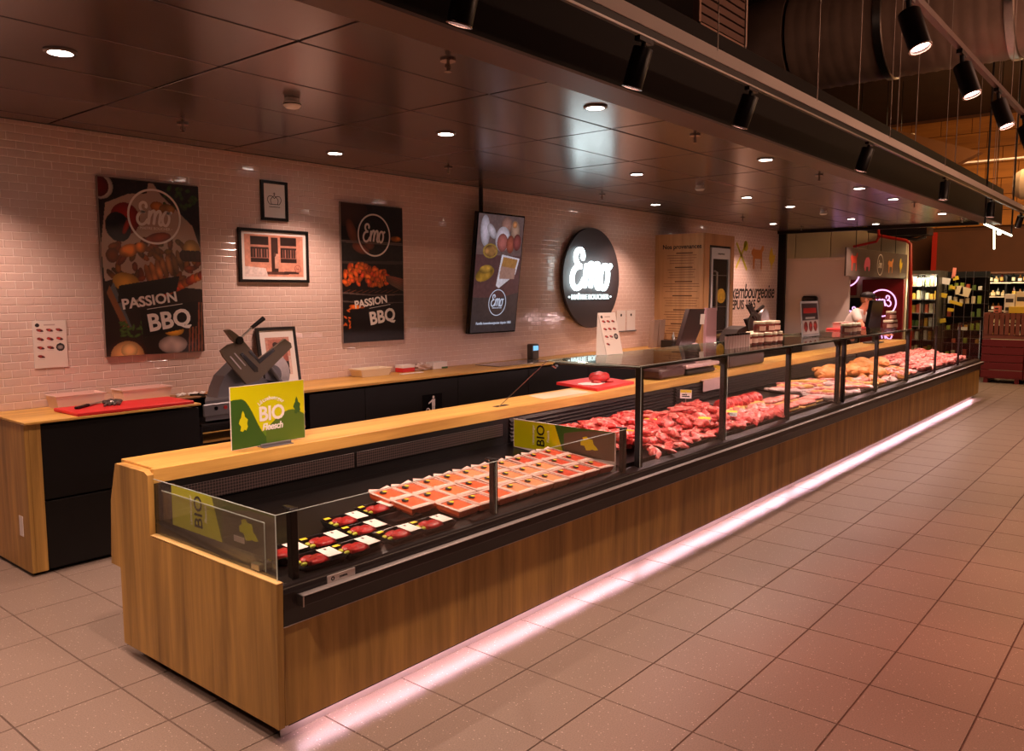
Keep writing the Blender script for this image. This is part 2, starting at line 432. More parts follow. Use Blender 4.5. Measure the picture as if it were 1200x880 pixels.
# ================================================================== LOWERED CEILING
CP_ = mat('ceiling_panel_gloss', (108, 94, 93), .22, .55, spec=.8, noise=.05, nscale=1.2)
CZ = 2.667
ceil = struct(MB().box(-.6, 13.95, 2.35, 5.62, CZ+.03, CZ+.12).build('ceiling', BLACK))
ys = [2.50, 2.921, 3.519, 4.117, 4.715, 5.313, 5.50]; xs = [2.116+1.196*k for k in range(-2, 11)]; xs = [-.6]+xs+[13.92]
xs = [v for i, v in enumerate(xs) if v < 13.93]
if xs[-1] < 13.9: xs.append(13.92)
for i in range(len(xs)-1):
    for j in range(len(ys)-1):
        cx, cy = (xs[i]+xs[i+1])/2, (ys[j]+ys[j+1])/2; hx, hy = (xs[i+1]-xs[i])/2-.0065, (ys[j+1]-ys[j])/2-.0065
        o = MB().bev(-hx, hx, -hy, hy, 0, .02, .002).build('ceiling_panel', CP_, ceil)
        o.location = (cx, cy, CZ+random.uniform(0, .0015)); o.rotation_euler = (random.gauss(0, .0016), random.gauss(0, .0010), 0)
DK = mat('bulkhead_dark', (20, 11, 10), .55, 0, .12, noise=.08, nscale=2)
MID = mat('bulkhead_edge', (92, 66, 60), .45, .2)  # lit look of the bottom strip put into a lighter brown
struct(MB().box(-.6, 14.62, 2.32, 2.50, CZ+.002, 3.19).mat(1).box(-.6, 14.62, 2.30, 2.50, CZ-.012, CZ+.002).mat(0).box(-.6, 14.62, 2.305, 2.32, CZ+.002, 3.19).build('trim_1', [DK, MID]))
struct(MB().box(13.9, 14.0, 2.5, 5.62, CZ-.045, CZ+.1).build('trim_3', BLACK))
struct(MB().box(13.96, 14.02, 5.44, 5.60, 0, CZ).build('trim_4', BLACK))

# recessed downlights
LENS = emis('lamp_glow', (255, 236, 224), 22); RIM = mat('lamp_rim', (120, 104, 98), .3, .6); CUP = mat('lamp_cup', (30, 24, 23), .3, .5)
DL = [(1.54, 3.83, 'd'), (3.92, 4.99, 0), (3.92, 3.83, 0), (3.92, 2.65, 0), (6.33, 3.83, 0), (8.65, 4.97, 0), (6.30, 2.64, 0), (8.66, 3.83, 0), (9.93, 3.83, 0), (12.25, 4.98, 0),
      (8.64, 2.63, 0), (9.9, 2.64, 0), (12.17, 3.80, 0), (13.32, 3.79, 0), (12.17, 2.62, 0), (-.2, 3.83, 0), (1.54, 2.65, 0), (1.5, 4.98, 0)]
rows = {'nearest the tiled wall': [], 'along the middle of the ceiling': [], 'nearest the black bulkhead': []}
for x, y, _ in sorted(DL):
    k = 'nearest the tiled wall' if y > 4.5 else 'nearest the black bulkhead' if y < 3 else 'along the middle of the ceiling'
    px, py, kk = project(x, y, CZ)
    vis = kk > .2 and px > 0 and py > 0
    if vis: rows[k].append((x, y))
    lab = ('round recessed downlight glowing white, %s in the row %s' % (ORD[len(rows[k])-1], k)) if vis else None
    if not vis and k != 'nearest the tiled wall' and x > 0: lab = 'round recessed downlight just out of view above the counter end'
    if not vis and lab is None: lab = 'round recessed downlight out of view at the left, %s' % k
    t = thing('downlight', lab, 'ceiling light', (x, y, CZ-.004), 'recessed ceiling downlights')
    MB().lathe([(.050, -.004), (.062, -.004), (.068, 0), (.068, .006), (.050, .006), (.050, -.004)], (x, y, CZ-.004), 24).build('rim', RIM, t)
    MB().lathe([(.052, .001), (.046, .001), (.040, .004), (.0, .004)], (x, y, CZ-.008), 24).build('lens', LENS, t)
    l = bpy.data.lights.new('downlight_beam', 'SPOT'); l.energy = P_DOWN; l.color = WARM; l.spot_size = math.radians(112); l.spot_blend = .75; l.shadow_soft_size = .04
    o = bpy.data.objects.new('beam', l); COL.objects.link(o); o.parent = t; o.location = (0, 0, -.03)

# smoke detectors and sprinklers
DET = [(2.69, 3.78), (7.4, 3.76), (10.76, 3.71)]
for i, (x, y) in enumerate(DET):
    t = thing('smoke_detector', 'white round smoke detector under the dark ceiling, %s from the left' % ORD[i], 'smoke detector', (x, y, CZ-.05), 'smoke detectors')
    MB().lathe([(0, 0), (.035, .0), (.047, .012), (.048, .028), (.04, .034), (.04, .05), (0, .05)], (x, y, CZ-.052), 20).build('housing', WHITE, t, True)
    MB().lathe([(.0485, 0), (.0485, .005), (.046, .005), (.046, 0), (.0485, 0)], (x, y, CZ-.036), 20).build('vent_slot', BLACK, t)
CHROME = mat('sprinkler_metal', (210, 190, 180), .25, .9)
SPR = [(2.65, 4.86), (2.71, 2.63), (4.98, 4.84), (5.03, 2.6), (7.42, 4.92), (7.45, 2.62), (10.49, 2.56), (11.0, 4.92), (13.21, 4.9), (13.21, 2.58)]
far_n = near_n = 0
for x, y in SPR:
    if y > 4: far_n += 1; lab = 'small metal ceiling sprinkler head on the tiled wall side, %s from the left' % ORD[far_n-1]
    else: near_n += 1; lab = 'small metal ceiling sprinkler head on the bulkhead side, %s from the left' % ORD[near_n-1]
    t = thing('fire_sprinkler', lab, 'sprinkler', (x, y, CZ-.06), 'ceiling sprinklers')
    MB().lathe([(.0, .052), (.036, .052), (.036, .058), (0, .058)], (x, y, CZ-.06), 16).build('escutcheon', CHROME, t)
    MB().cyl((x, y, CZ-.05), (x, y, CZ), .008).tube([(x-.012, y, CZ-.02), (x-.016, y, CZ-.035), (x, y, CZ-.05), (x+.016, y, CZ-.035), (x+.012, y, CZ-.02)], .003).build('frame', CHROME, t)
    MB().cyl((x, y, CZ-.054), (x, y, CZ-.051), .018).build('deflector', CHROME, t)

# ================================================================== RACEWAY AND TRACK SPOTS
RW = mat('raceway_white', (244, 228, 220), .5); CABLE = mat('steel_cable', (196, 176, 164), .35, .6)
t = thing('lighting_raceway', 'long pale suspended lighting raceway with black track along the dark bulkhead', 'light track', (1.0, 1.95, 2.8))
MB().box(-1, 16.5, 1.93, 1.975, 2.80, 2.862).build('raceway_channel', RW, t)
MB().box(-1, 16.5, 1.935, 1.97, 2.765, 2.80).build('track', BLKM, t)
MB().box(-1, 16.5, 1.934, 1.94, 2.758, 2.766).build('track_edge', ALU, t)
for x in (2.5, 3.96, 5.40, 7.06, 8.98, 11.5, 12.9, 14.8): MB().cyl((x, 1.93, 2.85), (x, 1.93, 5.4), .003, n=6).build('suspension_cable', CABLE, t)
t = thing('bulkhead_hangers', 'thin steel cables holding up the dark bulkhead from the hall roof', 'cables', (8, 2.4, 3.19))
for x in (5.2, 7.56, 8.8, 9.5, 11.4, 12.77, 14.1): MB().cyl((x, 2.34, 3.15), (x, 2.34, 5.45), .005, n=6).build('hanger_cable', CABLE, t)

SPB = mat('spot_black', (30, 24, 24), .32, .3); SPI = emis('spot_glow', (255, 196, 180), 12)
def spot_body():
    """local: pivot at origin, cylinder points down -z"""
    t = thing('track_spotlight', '', 'spotlight')
    MB().lathe([(0, -.015), (.044, -.015), (.046, -.018), (.046, -.19), (.041, -.19), (.041, -.175), (0, -.172)], (0, 0, 0), 24).build('housing', SPB, t, True)
    MB().lathe([(0, -.1745), (.040, -.1775)], (0, 0, 0), 24).build('lens', SPI, t)
    MB().lathe([(.0465, -.186), (.0475, -.186), (.0475, -.191), (.041, -.191), (.041, -.187)], (0, 0, 0), 24).build('front_ring', CHROME, t)
    return t
def place_spot(t, x, y, z, rail_z, d, power, color, beam, label, group, sc=1):
    d = Vector(d).normalized(); q = Vector((0, 0, -1)).rotation_difference(d)
    t.rotation_mode = 'QUATERNION'; t.rotation_quaternion = q; t.location = (x, y, z); tag(t, label, 'spotlight', group)
    t.scale = (sc, sc, sc); rail_z = z+(rail_z-z-.001)/sc
    Mi = q.to_matrix().inverted()
    a = MB(); top = Mi@Vector((0, 0, rail_z-z-.004))
    a.cyl((0, 0, -.02), top, .011, .011, 8)
    b0 = len(a.v); a.box(-.06, .06, -.014, .014, rail_z-z-.02, rail_z-z); a.xf(Mi.to_4x4(), b0)
    o = a.build('track_adapter', SPB); o.parent = t
    l = bpy.data.lights.new('spot_beam', 'SPOT'); l.energy = power; l.color = color; l.spot_size = math.radians(beam); l.spot_blend = .6; l.shadow_soft_size = .04
    s = bpy.data.objects.new('beam', l); COL.objects.link(s); s.parent = t; s.location = (0, 0, -.20)
sp0 = spot_body()
rs = [(2.13, .30), (3.27, .32), (4.43, .34), (6.60, .30), (9.12, .05), (11.6, .04), (13.9, .3), (.6, .3)]
for i, (x, dy) in enumerate(rs):
    t = sp0 if i == 0 else copy_tree(sp0)
    if i == 0: pass
for i, (x, dy) in enumerate(rs): pass
allsp = [sp0]+[o for o in bpy.data.objects if o.name.startswith('track_spotlight.')]
for i, (x, dy) in enumerate(rs):
    lab = 'black cylinder spotlight on the raceway beside the bulkhead, %s from the left' % ORD[i] if i < 7 else 'black cylinder spotlight on the raceway, out of view at the left end'
    place_spot(allsp[i], x, 1.95, 2.73, 2.758, (-.04 if i < 6 else .5, dy, -1), P_RACE*(1.8 if i == 7 else 1 if i < 4 else .8), WARM, 75, lab, 'spotlights on the raceway')
# second track over the aisle
t = thing('aisle_track', 'slim dark suspended track carrying lit spotlights above the aisle', 'light track', (7, 1.2, 3.13))
MB().box(-2, 17, 1.182, 1.218, 3.13, 3.165).build('track', mat('track_brown', (110, 84, 78), .4, .4), t)
for x in (-.5, 2.2, 5.0, 7.7, 9.4, 13.2): MB().cyl((x, 1.2, 3.16), (x, 1.2, 5.4), .003, n=6).build('suspension_cable', CABLE, t)
ts = [4.60, 5.87, 7.13, 8.36, 9.7, 11.2, 12.8, 3.3, 2.0, .7]
for i, x in enumerate(ts):
    t = copy_tree(sp0)
    for c in list(t.children):
        if c.name.startswith('track_adapter') or c.name.startswith('beam'): bpy.data.objects.remove(c)
    lab = 'lit black cylinder spotlight on the aisle track, %s from the front' % ORD[i] if i < 4 else 'black cylinder spotlight on the aisle track, out of view at the right, %s' % ORD[i-4] if i < 7 else 'black cylinder spotlight on the aisle track, out of view overhead, %s' % ORD[i-7]
    place_spot(t, x, 1.2, 3.06, 3.13, (-.12, -.36, -1), P_TRACK*(1.6 if i in (0, 1, 7) else 1), ((1, .30, .20) if i in (0, 1, 7) else ROSE) if i < 8 else WARM, 74, lab, 'spotlights on the aisle track', 1.2)
sp0.parent = None

# ================================================================== HALL BEHIND AND ABOVE
OSB = wood('hall_board', (132, 78, 26), (190, 122, 46), 'y', scale=.5, rough=.7)
OSBD = mat('hall_brown', (84, 44, 16), .7, noise=.1, nscale=3)
HALLD = mat('hall_dark', (58, 40, 30), .8, noise=.15, nscale=2)
BEIGE = mat('beige_wall', (206, 186, 156), .7, noise=.03, nscale=3)
PINKW = mat('white_panel', (224, 206, 196), .45)
far = struct(MB().box(20.6, 20.8, -7, 12, 0, 5.6).build('wall_far', OSBD))
for r in range(7):                                 # board cladding high on the far wall
    for c in range(9):
        y0 = .2+c*.62+(.31 if r % 2 else 0); z0 = 3.05+r*.34
        MB().bev(20.56, 20.6, y0+.006, y0+.614, z0+.006, z0+.334, .004).build('cladding_board', OSB, far)
struct(MB().box(-4, 24, -7.2, -7, 0, 5.6).build('wall_front', HALLD))
struct(MB().box(-4.2, -4, -7, 5.8, 0, 5.6).build('wall_left', HALLD))
struct(MB().box(-4, 24, -7, 12, 5.5, 5.6).build('ceiling_hall', HALLD))
struct(MB().box(14.0, 24, 8.4, 8.5, 0, 5.6).build('wall_rear', BEIGE))
# pale cold-room partition beside the tiled wall
wr = struct(MB().box(14.05, 14.13, 4.38, 5.60, 0, 2.14).build('wall_right', PINKW))
MB().bev(14.02, 14.16, 4.36, 5.60, 2.14, 2.20, .006).build('top_rail', PINKW, wr)
wb = struct(MB().box(16.9, 17.0, 4.2, 8.4, 0, 4.6).build('wall_cold_room', BEIGE))
for k in range(4):
    y0 = 4.22+k*.72; MB().bev(16.87, 16.9, y0, y0+.70, 2.1, 3.1, .004).build('wall_panel', BEIGE, wb)
# sloping roof beam and duct
solo(MB().add([(16, 2.9, 4.0), (16, 6.6, 5.45), (16, 6.6, 3.3), (16, 4.4, 3.3), (16.25, 2.9, 4.0), (16.25, 6.6, 5.45), (16.25, 6.6, 3.3), (16.25, 4.4, 3.3)],
            [(0, 1, 2, 3), (7, 6, 5, 4), (0, 4, 5, 1), (1, 5, 6, 2), (2, 6, 7, 3), (3, 7, 4, 0)]).build('roof_gusset', mat('gusset', (150, 100, 58), .7)),
     'large sloping tan roof panel behind the hanging cables', 'roof panel')
DUCT = mat('galvanised_duct', (150, 122, 108), .42, .35, noise=.12, nscale=5)
t = thing('ventilation_duct', 'large round ribbed metal ventilation duct crossing under the hall roof', 'air duct', (10.4, 1, 4.2))
R_ = .62; x0, z0 = 10.5, 4.78
n = 42; b = MB(); rr = []
for k in range(0, 200):
    y = -5+k*.045; r = R_*(1.0 if k % 3 else 1.012)
    if y > 4.0: break
    rr.append([(x0+r*math.cos(a*2*math.pi/n), y, z0+r*math.sin(a*2*math.pi/n)) for a in range(n)])
b.ring(rr); b.build('duct_shell', DUCT, t, True)
rr = []                                       # elbow turning along the hall
for k in range(10):
    a0 = k/9*math.pi/2; c = Vector((x0+.8, 4.0, z0)); rad = .8
    ctr = c+Vector((-math.cos(a0)*rad, math.sin(a0)*rad, 0)); dr = Vector((math.cos(a0), -math.sin(a0), 0))
    rr.append([tuple(ctr+dr*(R_*math.cos(a*2*math.pi/n))+Vector((0, 0, R_*math.sin(a*2*math.pi/n)))) for a in range(n)])
MB().ring(rr).build('duct_elbow', DUCT, t, True)
for y in (1.62, 1.1, 2.9): 
    MB().ring([[(x0+r*math.cos(a*2*math.pi/n), yy, z0+r*math.sin(a*2*math.pi/n)) for a in range(n)] for r, yy in ((R_*1.01, y-.05), (R_*1.04, y-.04), (R_*1.04, y+.04), (R_*1.01, y+.05))]).build('duct_band', STEEL, t, True)
t = thing('lower_duct', 'pale lit horizontal duct low at the back of the hall', 'air duct', (18, 2, 3.4))
MB().cyl((18, -2, 3.62), (18, 2.55, 3.62), .28, n=28).build('duct_shell', mat('duct_pale', (200, 176, 150), .5, .3), t, True)
MB().lathe([(.28, 0), (.2, .12), (0, .15)], (0, 0, 0), 28).xf(Matrix.Translation((18, 2.55, 3.62))@Matrix.Rotation(-math.pi/2, 4, 'X')).build('duct_cap', mat('duct_pale2', (200, 176, 150), .5, .3), t, True)
t = thing('cable_tray', 'thin pink-lit cable tray running across the hall above the far shelves', 'cable tray', (17.6, 2, 3.95))
MB().box(17.4, 17.5, -1, 3.6, 4.02, 4.05).build('tray', RW, t)
t = thing('air_grille', 'hanging framed air return grille with horizontal slats above the bulkhead', 'air grille', (5.5, 2.9, 3.5))
a0, a1 = Vector((5.50, 2.83, 3.52)), Vector((6.32, 2.83, 3.52))
MB().box(5.50, 5.53, 2.83, 2.88, 3.50, 4.6).box(6.29, 6.32, 2.83, 2.88, 3.50, 4.6).box(5.5, 6.32, 2.83, 2.88, 3.50, 3.56).build('frame', mat('grille_frame', (170, 130, 112), .5, .3), t)
for k in range(16): MB().box(5.53, 6.29, 2.84, 2.86, 3.575+k*.065, 3.625+k*.065).build('slat', mat('grille_slat', (118, 84, 72), .5, .3) if k == 0 else bpy.data.materials['grille_slat'], t)
# ================================================================== MAIN DISPLAY COUNTER
X0, X1, YF, YB = 1.596, 14.14, 2.41, 3.615
t = C = thing('meat_display_counter', 'long oak clad butcher display counter with black bumper rail and glass front', 'display counter', (X0, YF, 0))
prof = [(2.412, .062), (2.398, .604), (3.318, .600), (3.314, .862), (3.345, .874), (3.612, .874), (3.672, .70), (3.70, .401), (3.61, .401), (3.61, .05)]
MB().prism(prof, 'x', X0-.012, X0+.014).build('end_panel', WOODV, t)
MB().bev(X0-.0125, X0+.015, 2.397, 3.312, .604, .608, .001).build('edge_strip', mat('edge_oak', (224, 186, 120), .4), t)  # edge band; its illuminated look is put into the paler oak
prof2 = [(2.43, .10), (2.43, .58), (3.60, .58), (3.60, .10)]
MB().prism(prof2, 'x', X1-.012, X1+.012).build('end_panel', WOODV, t)
seg = [X0+.015, 4.1, 6.6, 9.1, 11.6, X1]
for a, c in zip(seg, seg[1:]): MB().bev(a+.0008, c-.0008, YF, YF+.02, .066, .437, .001).build('front_panel', WOODV, t)
MB().bev(X0+.08, X1-.1, YF+.06, 3.5, 0, .09, .004).build('plinth', BLACK, t)
MB().bev(X0+.016, X1-.02, YF+.022, 3.58, .09, .56, .004).build('carcass', BLACK, t)
MB().prism([(YF+.02, .437), (YF-.004, .437), (YF-.012, .50), (YF-.012, .56), (YF+.004, .585), (YF+.06, .60), (YF+.07, .437)], 'x', X0+.016, X1).build('bumper_fascia', BUMP, t)
MB().bev(X0+.075, X1+.06, YF-.045, YF-.012, .508, .546, .004).build('bumper_bar', BUMP, t, True)
MB().bev(X0+.075, X1+.06, YF-.047, YF-.014, .545, .549, .001).build('bumper_trim', ALU, t)
MB().bev(X0+.072, X0+.078, YF-.047, YF-.010, .506, .549, .001).build('bumper_cap', STEEL, t)
MB().box(X0+.016, X1, YF-.006, YF-.0, .436, .4385).build('lower_trim', ALU, t)
MB().bev(X0+.016, X1, YF-.013, YF-.009, .578, .582, .001).build('upper_trim', GREYD, t)
o = MB().bev(1.80, 1.93, YF-.0175, YF-.011, .549, .578, .001).build('maker_plate', ALU, t)
disc_ring('maker_emblem', TEXTK, t, (1.823, YF-.0178, .5635), XA, ZA, .004, .0085, .0006, 20)
text_obj('oneva', .016, 'maker_lettering', TEXTK, t, (1.872, YF-.0178, .5635), XA, ZA, off=.0004)
LED = emis('led_pink', (255, 214, 226), .8)
MB().box(X0+.06, X1-.14, YF+.048, YF+.056, .072, .084).build('led_strip', LED, t)
MB().box(X0+.03, X1-.1, YF+.002, YF+.010, .061, .0655).build('dark_skirt', BLKM, t)
MB().box(X0+.03, X1-.1, YF+.054, YF+.059, .0, .070).build('led_profile', WHITE, t)
for k in range(5):
    a = X0+.1+k*2.45; area('plinth_light', (a+1.2-X0, .046, .078), (2.4, .012), 5.2, PINK, (math.radians(-48), 0, 0), t)
# worktop shelf on the service side
SX1 = 13.5
o = MB().bev(X0+.03, SX1, 3.335, 3.645, .846, .885, .003).build('service_worktop', WOODX, t)
MB().bev(X0+.016, SX1, 3.318, 3.345, .822, .884, .002).build('worktop_front', WOODX, t)
MB().box(X0+.016, X0+.03, 3.345, 3.612, .80, .8735).build('worktop_end', WOODE, t)
MB().bev(X0+.016, SX1, 3.345, 3.60, .56, .845, .003).build('service_body', BLACK, t)
MB().box(3.93, 4.05, 3.40, 3.44, .885, .887).mat(0).build('cable_grommet', BLKG, t)
# inner tub: deck, back wall
DKM = mat('display_black', (9, 6, 6), .35, spec=.25, noise=.1, nscale=5)
MB().add([(X0+.016, 2.46, .585), (X1-.02, 2.46, .585), (X1-.02, 3.318, .655), (X0+.016, 3.318, .655), (X0+.016, 2.46, .562), (X1-.02, 2.46, .562), (X1-.02, 3.318, .562), (X0+.016, 3.318, .562)],
         [(0, 1, 2, 3), (4, 7, 6, 5), (0, 4, 5, 1), (1, 5, 6, 2), (2, 6, 7, 3), (3, 7, 4, 0)]).build('display_deck', DKM, t)
MB().box(X0+.016, SX1, 3.318, 3.345, .56, .822).build('back_wall', BLACK, t)
pl, n, bb = nt('perforated_plate'); N = n.nodes.new
tc = N('ShaderNodeTexCoord'); mp = N('ShaderNodeMapping'); mp.inputs['Scale'].default_value = (70, 70, 70); vo = N('ShaderNodeTexVoronoi'); vo.inputs['Randomness'].default_value = 0; vo.inputs['Scale'].default_value = 1
n.links.new(tc.outputs['Object'], mp.inputs[0]); n.links.new(mp.outputs[0], vo.inputs['Vector'])
cr = N('ShaderNodeValToRGB'); cr.color_ramp.elements[0].color = (.006, .004, .004, 1); cr.color_ramp.elements[0].position = .38; cr.color_ramp.elements[1].position = .44; cr.color_ramp.elements[1].color = (.085, .06, .055, 1)
n.links.new(vo.outputs['Distance'], cr.inputs[0]); n.links.new(cr.outputs[0], bb.inputs[0]); bb.inputs['Roughness'].default_value = .4
for a, c in ((1.72, 2.68), (2.70, 3.88)): MB().bev(a, c, 3.310, 3.317, .712, .79, .001).build('perforated_grille', pl, t)
SLAT = mat('louvre_black', (46, 36, 36), .3, .3)
for a, c in ((3.95, 6.1), (6.15, 8.6), (8.65, 11.0), (11.05, 13.45)):
    for k in range(6):
        z = .672+k*.025
        MB().add([(a, 3.300, z), (c, 3.300, z), (c, 3.317, z+.018), (a, 3.317, z+.018), (a, 3.304, z-.004), (c, 3.304, z-.004), (c, 3.317, z+.012), (a, 3.317, z+.012)],
                 [(0, 1, 2, 3), (7, 6, 5, 4), (0, 4, 5, 1), (3, 2, 6, 7), (0, 3, 7, 4), (1, 5, 6, 2)]).build('louvre_slat', SLAT, t)
# glass
gz = .847
def pane(x0, x1, y0, y1, z0, z1, name='glass_pane', mt=GLASS):
    return MB().box(x0, x1, y0, y1, z0, z1).build(name, mt, C)
def edge(p0, p1, r=.0022): MB().cyl(p0, p1, r, n=4).build('glass_edge', GEDGE, C)
pane(1.606, 2.788, 2.418, 2.424, .592, gz); pane(2.792, 3.93, 2.418, 2.424, .592, gz)
pane(1.600, 1.606, 2.424, 3.30, .606, gz)
edge((1.606, 2.421, gz), (3.93, 2.421, gz), .0018); edge((1.603, 2.421, gz), (1.603, 3.30, gz), .0018); edge((1.603, 2.421, .60), (1.603, 2.421, gz), .002); edge((2.79, 2.421, .60), (2.79, 2.421, gz), .0012)
for x in (1.69, 2.80, 3.93): MB().bev(x-.016, x+.016, 2.432, 2.462, .562, gz+.006, .003).bev(x-.012, x+.012, 2.424, 2.49, gz+.0, gz+.008, .002).build('glass_post', BLKM, C)
TZ = 1.19
tall = [4.115, 5.24, 6.43, 7.64, 7.80, 8.84, 10.06]
pz = [4.08, 5.24, 6.43, 7.66]; 
for a, c in ((4.08, 5.235), (5.245, 6.425), (6.435, 7.66), (7.78, 8.835), (8.845, 10.05), (10.06, 11.4), (11.41, 12.75), (12.76, 14.09)): pane(a, c, 2.418, 2.424, .592, TZ)
pane(14.09, 14.096, 2.424, 3.30, .592, TZ); edge((14.093, 2.421, .6), (14.093, 2.421, TZ), .003)
for x in tall: MB().bev(x-.02, x+.02, 2.434, 2.470, .562, TZ-.002, .003).build('glass_post', BLKM, C)
for x in (11.4, 12.75): MB().bev(x-.014, x+.014, 2.434, 2.460, .562, TZ-.002, .003).build('glass_post', BLKM, C)
edge((5.24, 2.421, .6), (5.24, 2.421, TZ), .0015); edge((4.08, 2.421, .6), (4.08, 2.421, TZ), .002)
# canopy shelf above the tall glass
for a, c in ((4.07, 5.235), (5.245, 6.425), (6.435, 7.66), (7.78, 8.835), (8.845, 10.12)):
    MB().bev(a, c, 2.425, 3.10, TZ, TZ+.010, .002).build('canopy_glass', GLASSC, C)
    MB().bev(a, c, 2.424, 2.44, TZ-.012, TZ-.001, .002).build('canopy_rail', BLKM, C)
edge((4.07, 2.425, TZ+.005), (4.07, 3.10, TZ+.005), .003); edge((4.07, 3.10, TZ+.005), (10.1, 3.10, TZ+.005), .002); edge((4.07, 2.424, TZ+.008), (10.1, 2.424, TZ+.008), .0025)
for x in (4.13, 5.24, 6.43, 7.72, 8.84, 10.06):
    MB().tube([(x, 2.455, TZ-.01), (x, 2.80, TZ-.014), (x, 3.08, TZ-.012)], .008, 6).cyl((x, 3.07, TZ-.028), (x, 3.09, TZ-.028), .014, n=12).build('canopy_bracket', BLKM, C)
MB().tube([(4.09, 3.12, TZ-.002), (4.02, 3.27, 1.03), (3.95, 3.40, .888)], .003, 6).build('stay_rod', STEEL, C)
MB().tube([(4.10, 3.08, TZ-.03), (4.13, 3.08, TZ-.045), (4.12, 3.1, TZ-.03)], .005, 6).build('stay_hook', STEEL, C)
for a in (4.25, 5.45, 6.65, 7.85, 9.0): area('canopy_light', (a+.5-X0, 2.52-YF, TZ-.02), (1.0, .03), P_SHOW, (1, .62, .60), (math.radians(28), 0, 0), C)
for a in (10.4, 12.2): area('canopy_light', (a+.8-X0, 2.52-YF, TZ-.02), (1.6, .03), P_SHOW*1.4, (1, .66, .64), (math.radians(28), 0, 0), C)

# ---------------------------------------------------------------- printed green signs
GY, GG, GM, GBR = (214, 214, 6), (58, 98, 34), (100, 140, 36), (96, 84, 66)
LUX = [(.50, 1), (.62, .84), (.66, .70), (.92, .56), (.84, .36), (.90, .22), (.74, .04), (.60, .10), (.44, 0), (.22, .06), (.30, .26), (.10, .42), (.22, .60), (.34, .70), (.38, .86)]
def lux(name, mt, p, o, R, U, h, asp=.62):
    R = Vector(R).normalized(); U = Vector(U).normalized(); N_ = R.cross(U); o = Vector(o)
    V = [o+R*(a-.5)*h*asp+U*(c-.5)*h for a, c in LUX]; n = len(V)
    MB().add([v for v in V]+[v+N_*.0006 for v in V], [tuple(range(n-1, -1, -1)), tuple(range(n, 2*n))]+[(i, (i+1) % n, (i+1) % n+n, i+n) for i in range(n)]).build(name, mt, p)
MY = mat('sign_yellow', GY, .5); MG = mat('sign_green', GG, .5); MLG = mat('sign_mid_green', GM, .5)
def arc_text(body, p, o, R, U, rad, span, size, mt):
    R = Vector(R).normalized(); U = Vector(U).normalized(); n = len(body)
    for i, ch in enumerate(body):
        if ch == ' ': continue
        a = (i/(n-1)-.5)*span
        q = Vector(o)+R*(rad*math.sin(a))+U*(rad*(math.cos(a)-1))
        text_obj(ch, size, 'lettering', mt, p, q, R*math.cos(a)-U*math.sin(a), U*math.cos(a)+R*math.sin(a), off=size*.02)
# countertop sign, slightly turned
t = thing('countertop_sign', 'green and yellow organic meat sign standing in a metal holder on the oak worktop', 'sign', (2.235, 3.40, .885))
a0 = Vector((2.02, 3.385, .892)); a1 = Vector((2.452, 3.415, .892)); R = (a1-a0).normalized(); U = Vector((0, 0, 1)); N_ = R.cross(U)
b = MB(); W = (a1-a0).length; H = .298
b.add([a0-N_*.0, a1-N_*.0, a1+U*H, a0+U*H, a0-N_*.004, a1-N_*.004, a1+U*H-N_*.004, a0+U*H-N_*.004], [(0, 1, 2, 3), (7, 6, 5, 4), (0, 4, 5, 1), (1, 5, 6, 2), (2, 6, 7, 3), (3, 7, 4, 0)]).build('card', PAPER, t)
cv = Canvas(W-.004, H-.004, .0022, GY); x, y = cv.X, cv.Y
hill2 = .10+.42*np.exp(-((x-.80)/.36)**2); hill1 = np.where(x < .12, .80-.5*(x-.12)**2, .80*np.exp(-(np.maximum(x-.12, 0)/.25)**2.2))
cv.a[y < hill2] = GM; cv.a[y < hill1] = GG; cv.a[(y < hill2) & (x > .45)] = (88, 118, 40)
cv.build('printed_face', PRINT, t, a0+R*.002+U*.002+N_*.0006, R, U)
P_ = lambda u, v, d=.0012: a0+R*(u*W)+U*(v*H)+N_*d
arc_text('Lëtzebuerger', t, P_(.53, .76), R, U, .115, 1.3, .027, TEXTW)
text_obj('BIO', .098, 'lettering', TEXTW, t, P_(.535, .50), R, U, off=.0025, space=.95)
text_obj('Fleesch', .046, 'lettering', TEXTW, t, P_(.54, .29), R, U, off=.0012, shear=.2, space=.9)
lux('map_shape', MY, t, P_(.155, .44), R, U, .10); lux('map_shape', MG, t, P_(.885, .58), R, U, .088)
o = MB().bev(2.17, 2.34, 3.352, 3.41, .885, .889, .002).bev(2.17, 2.34, 3.372, 3.386, .885, .902, .003).build('holder', GREY, t)
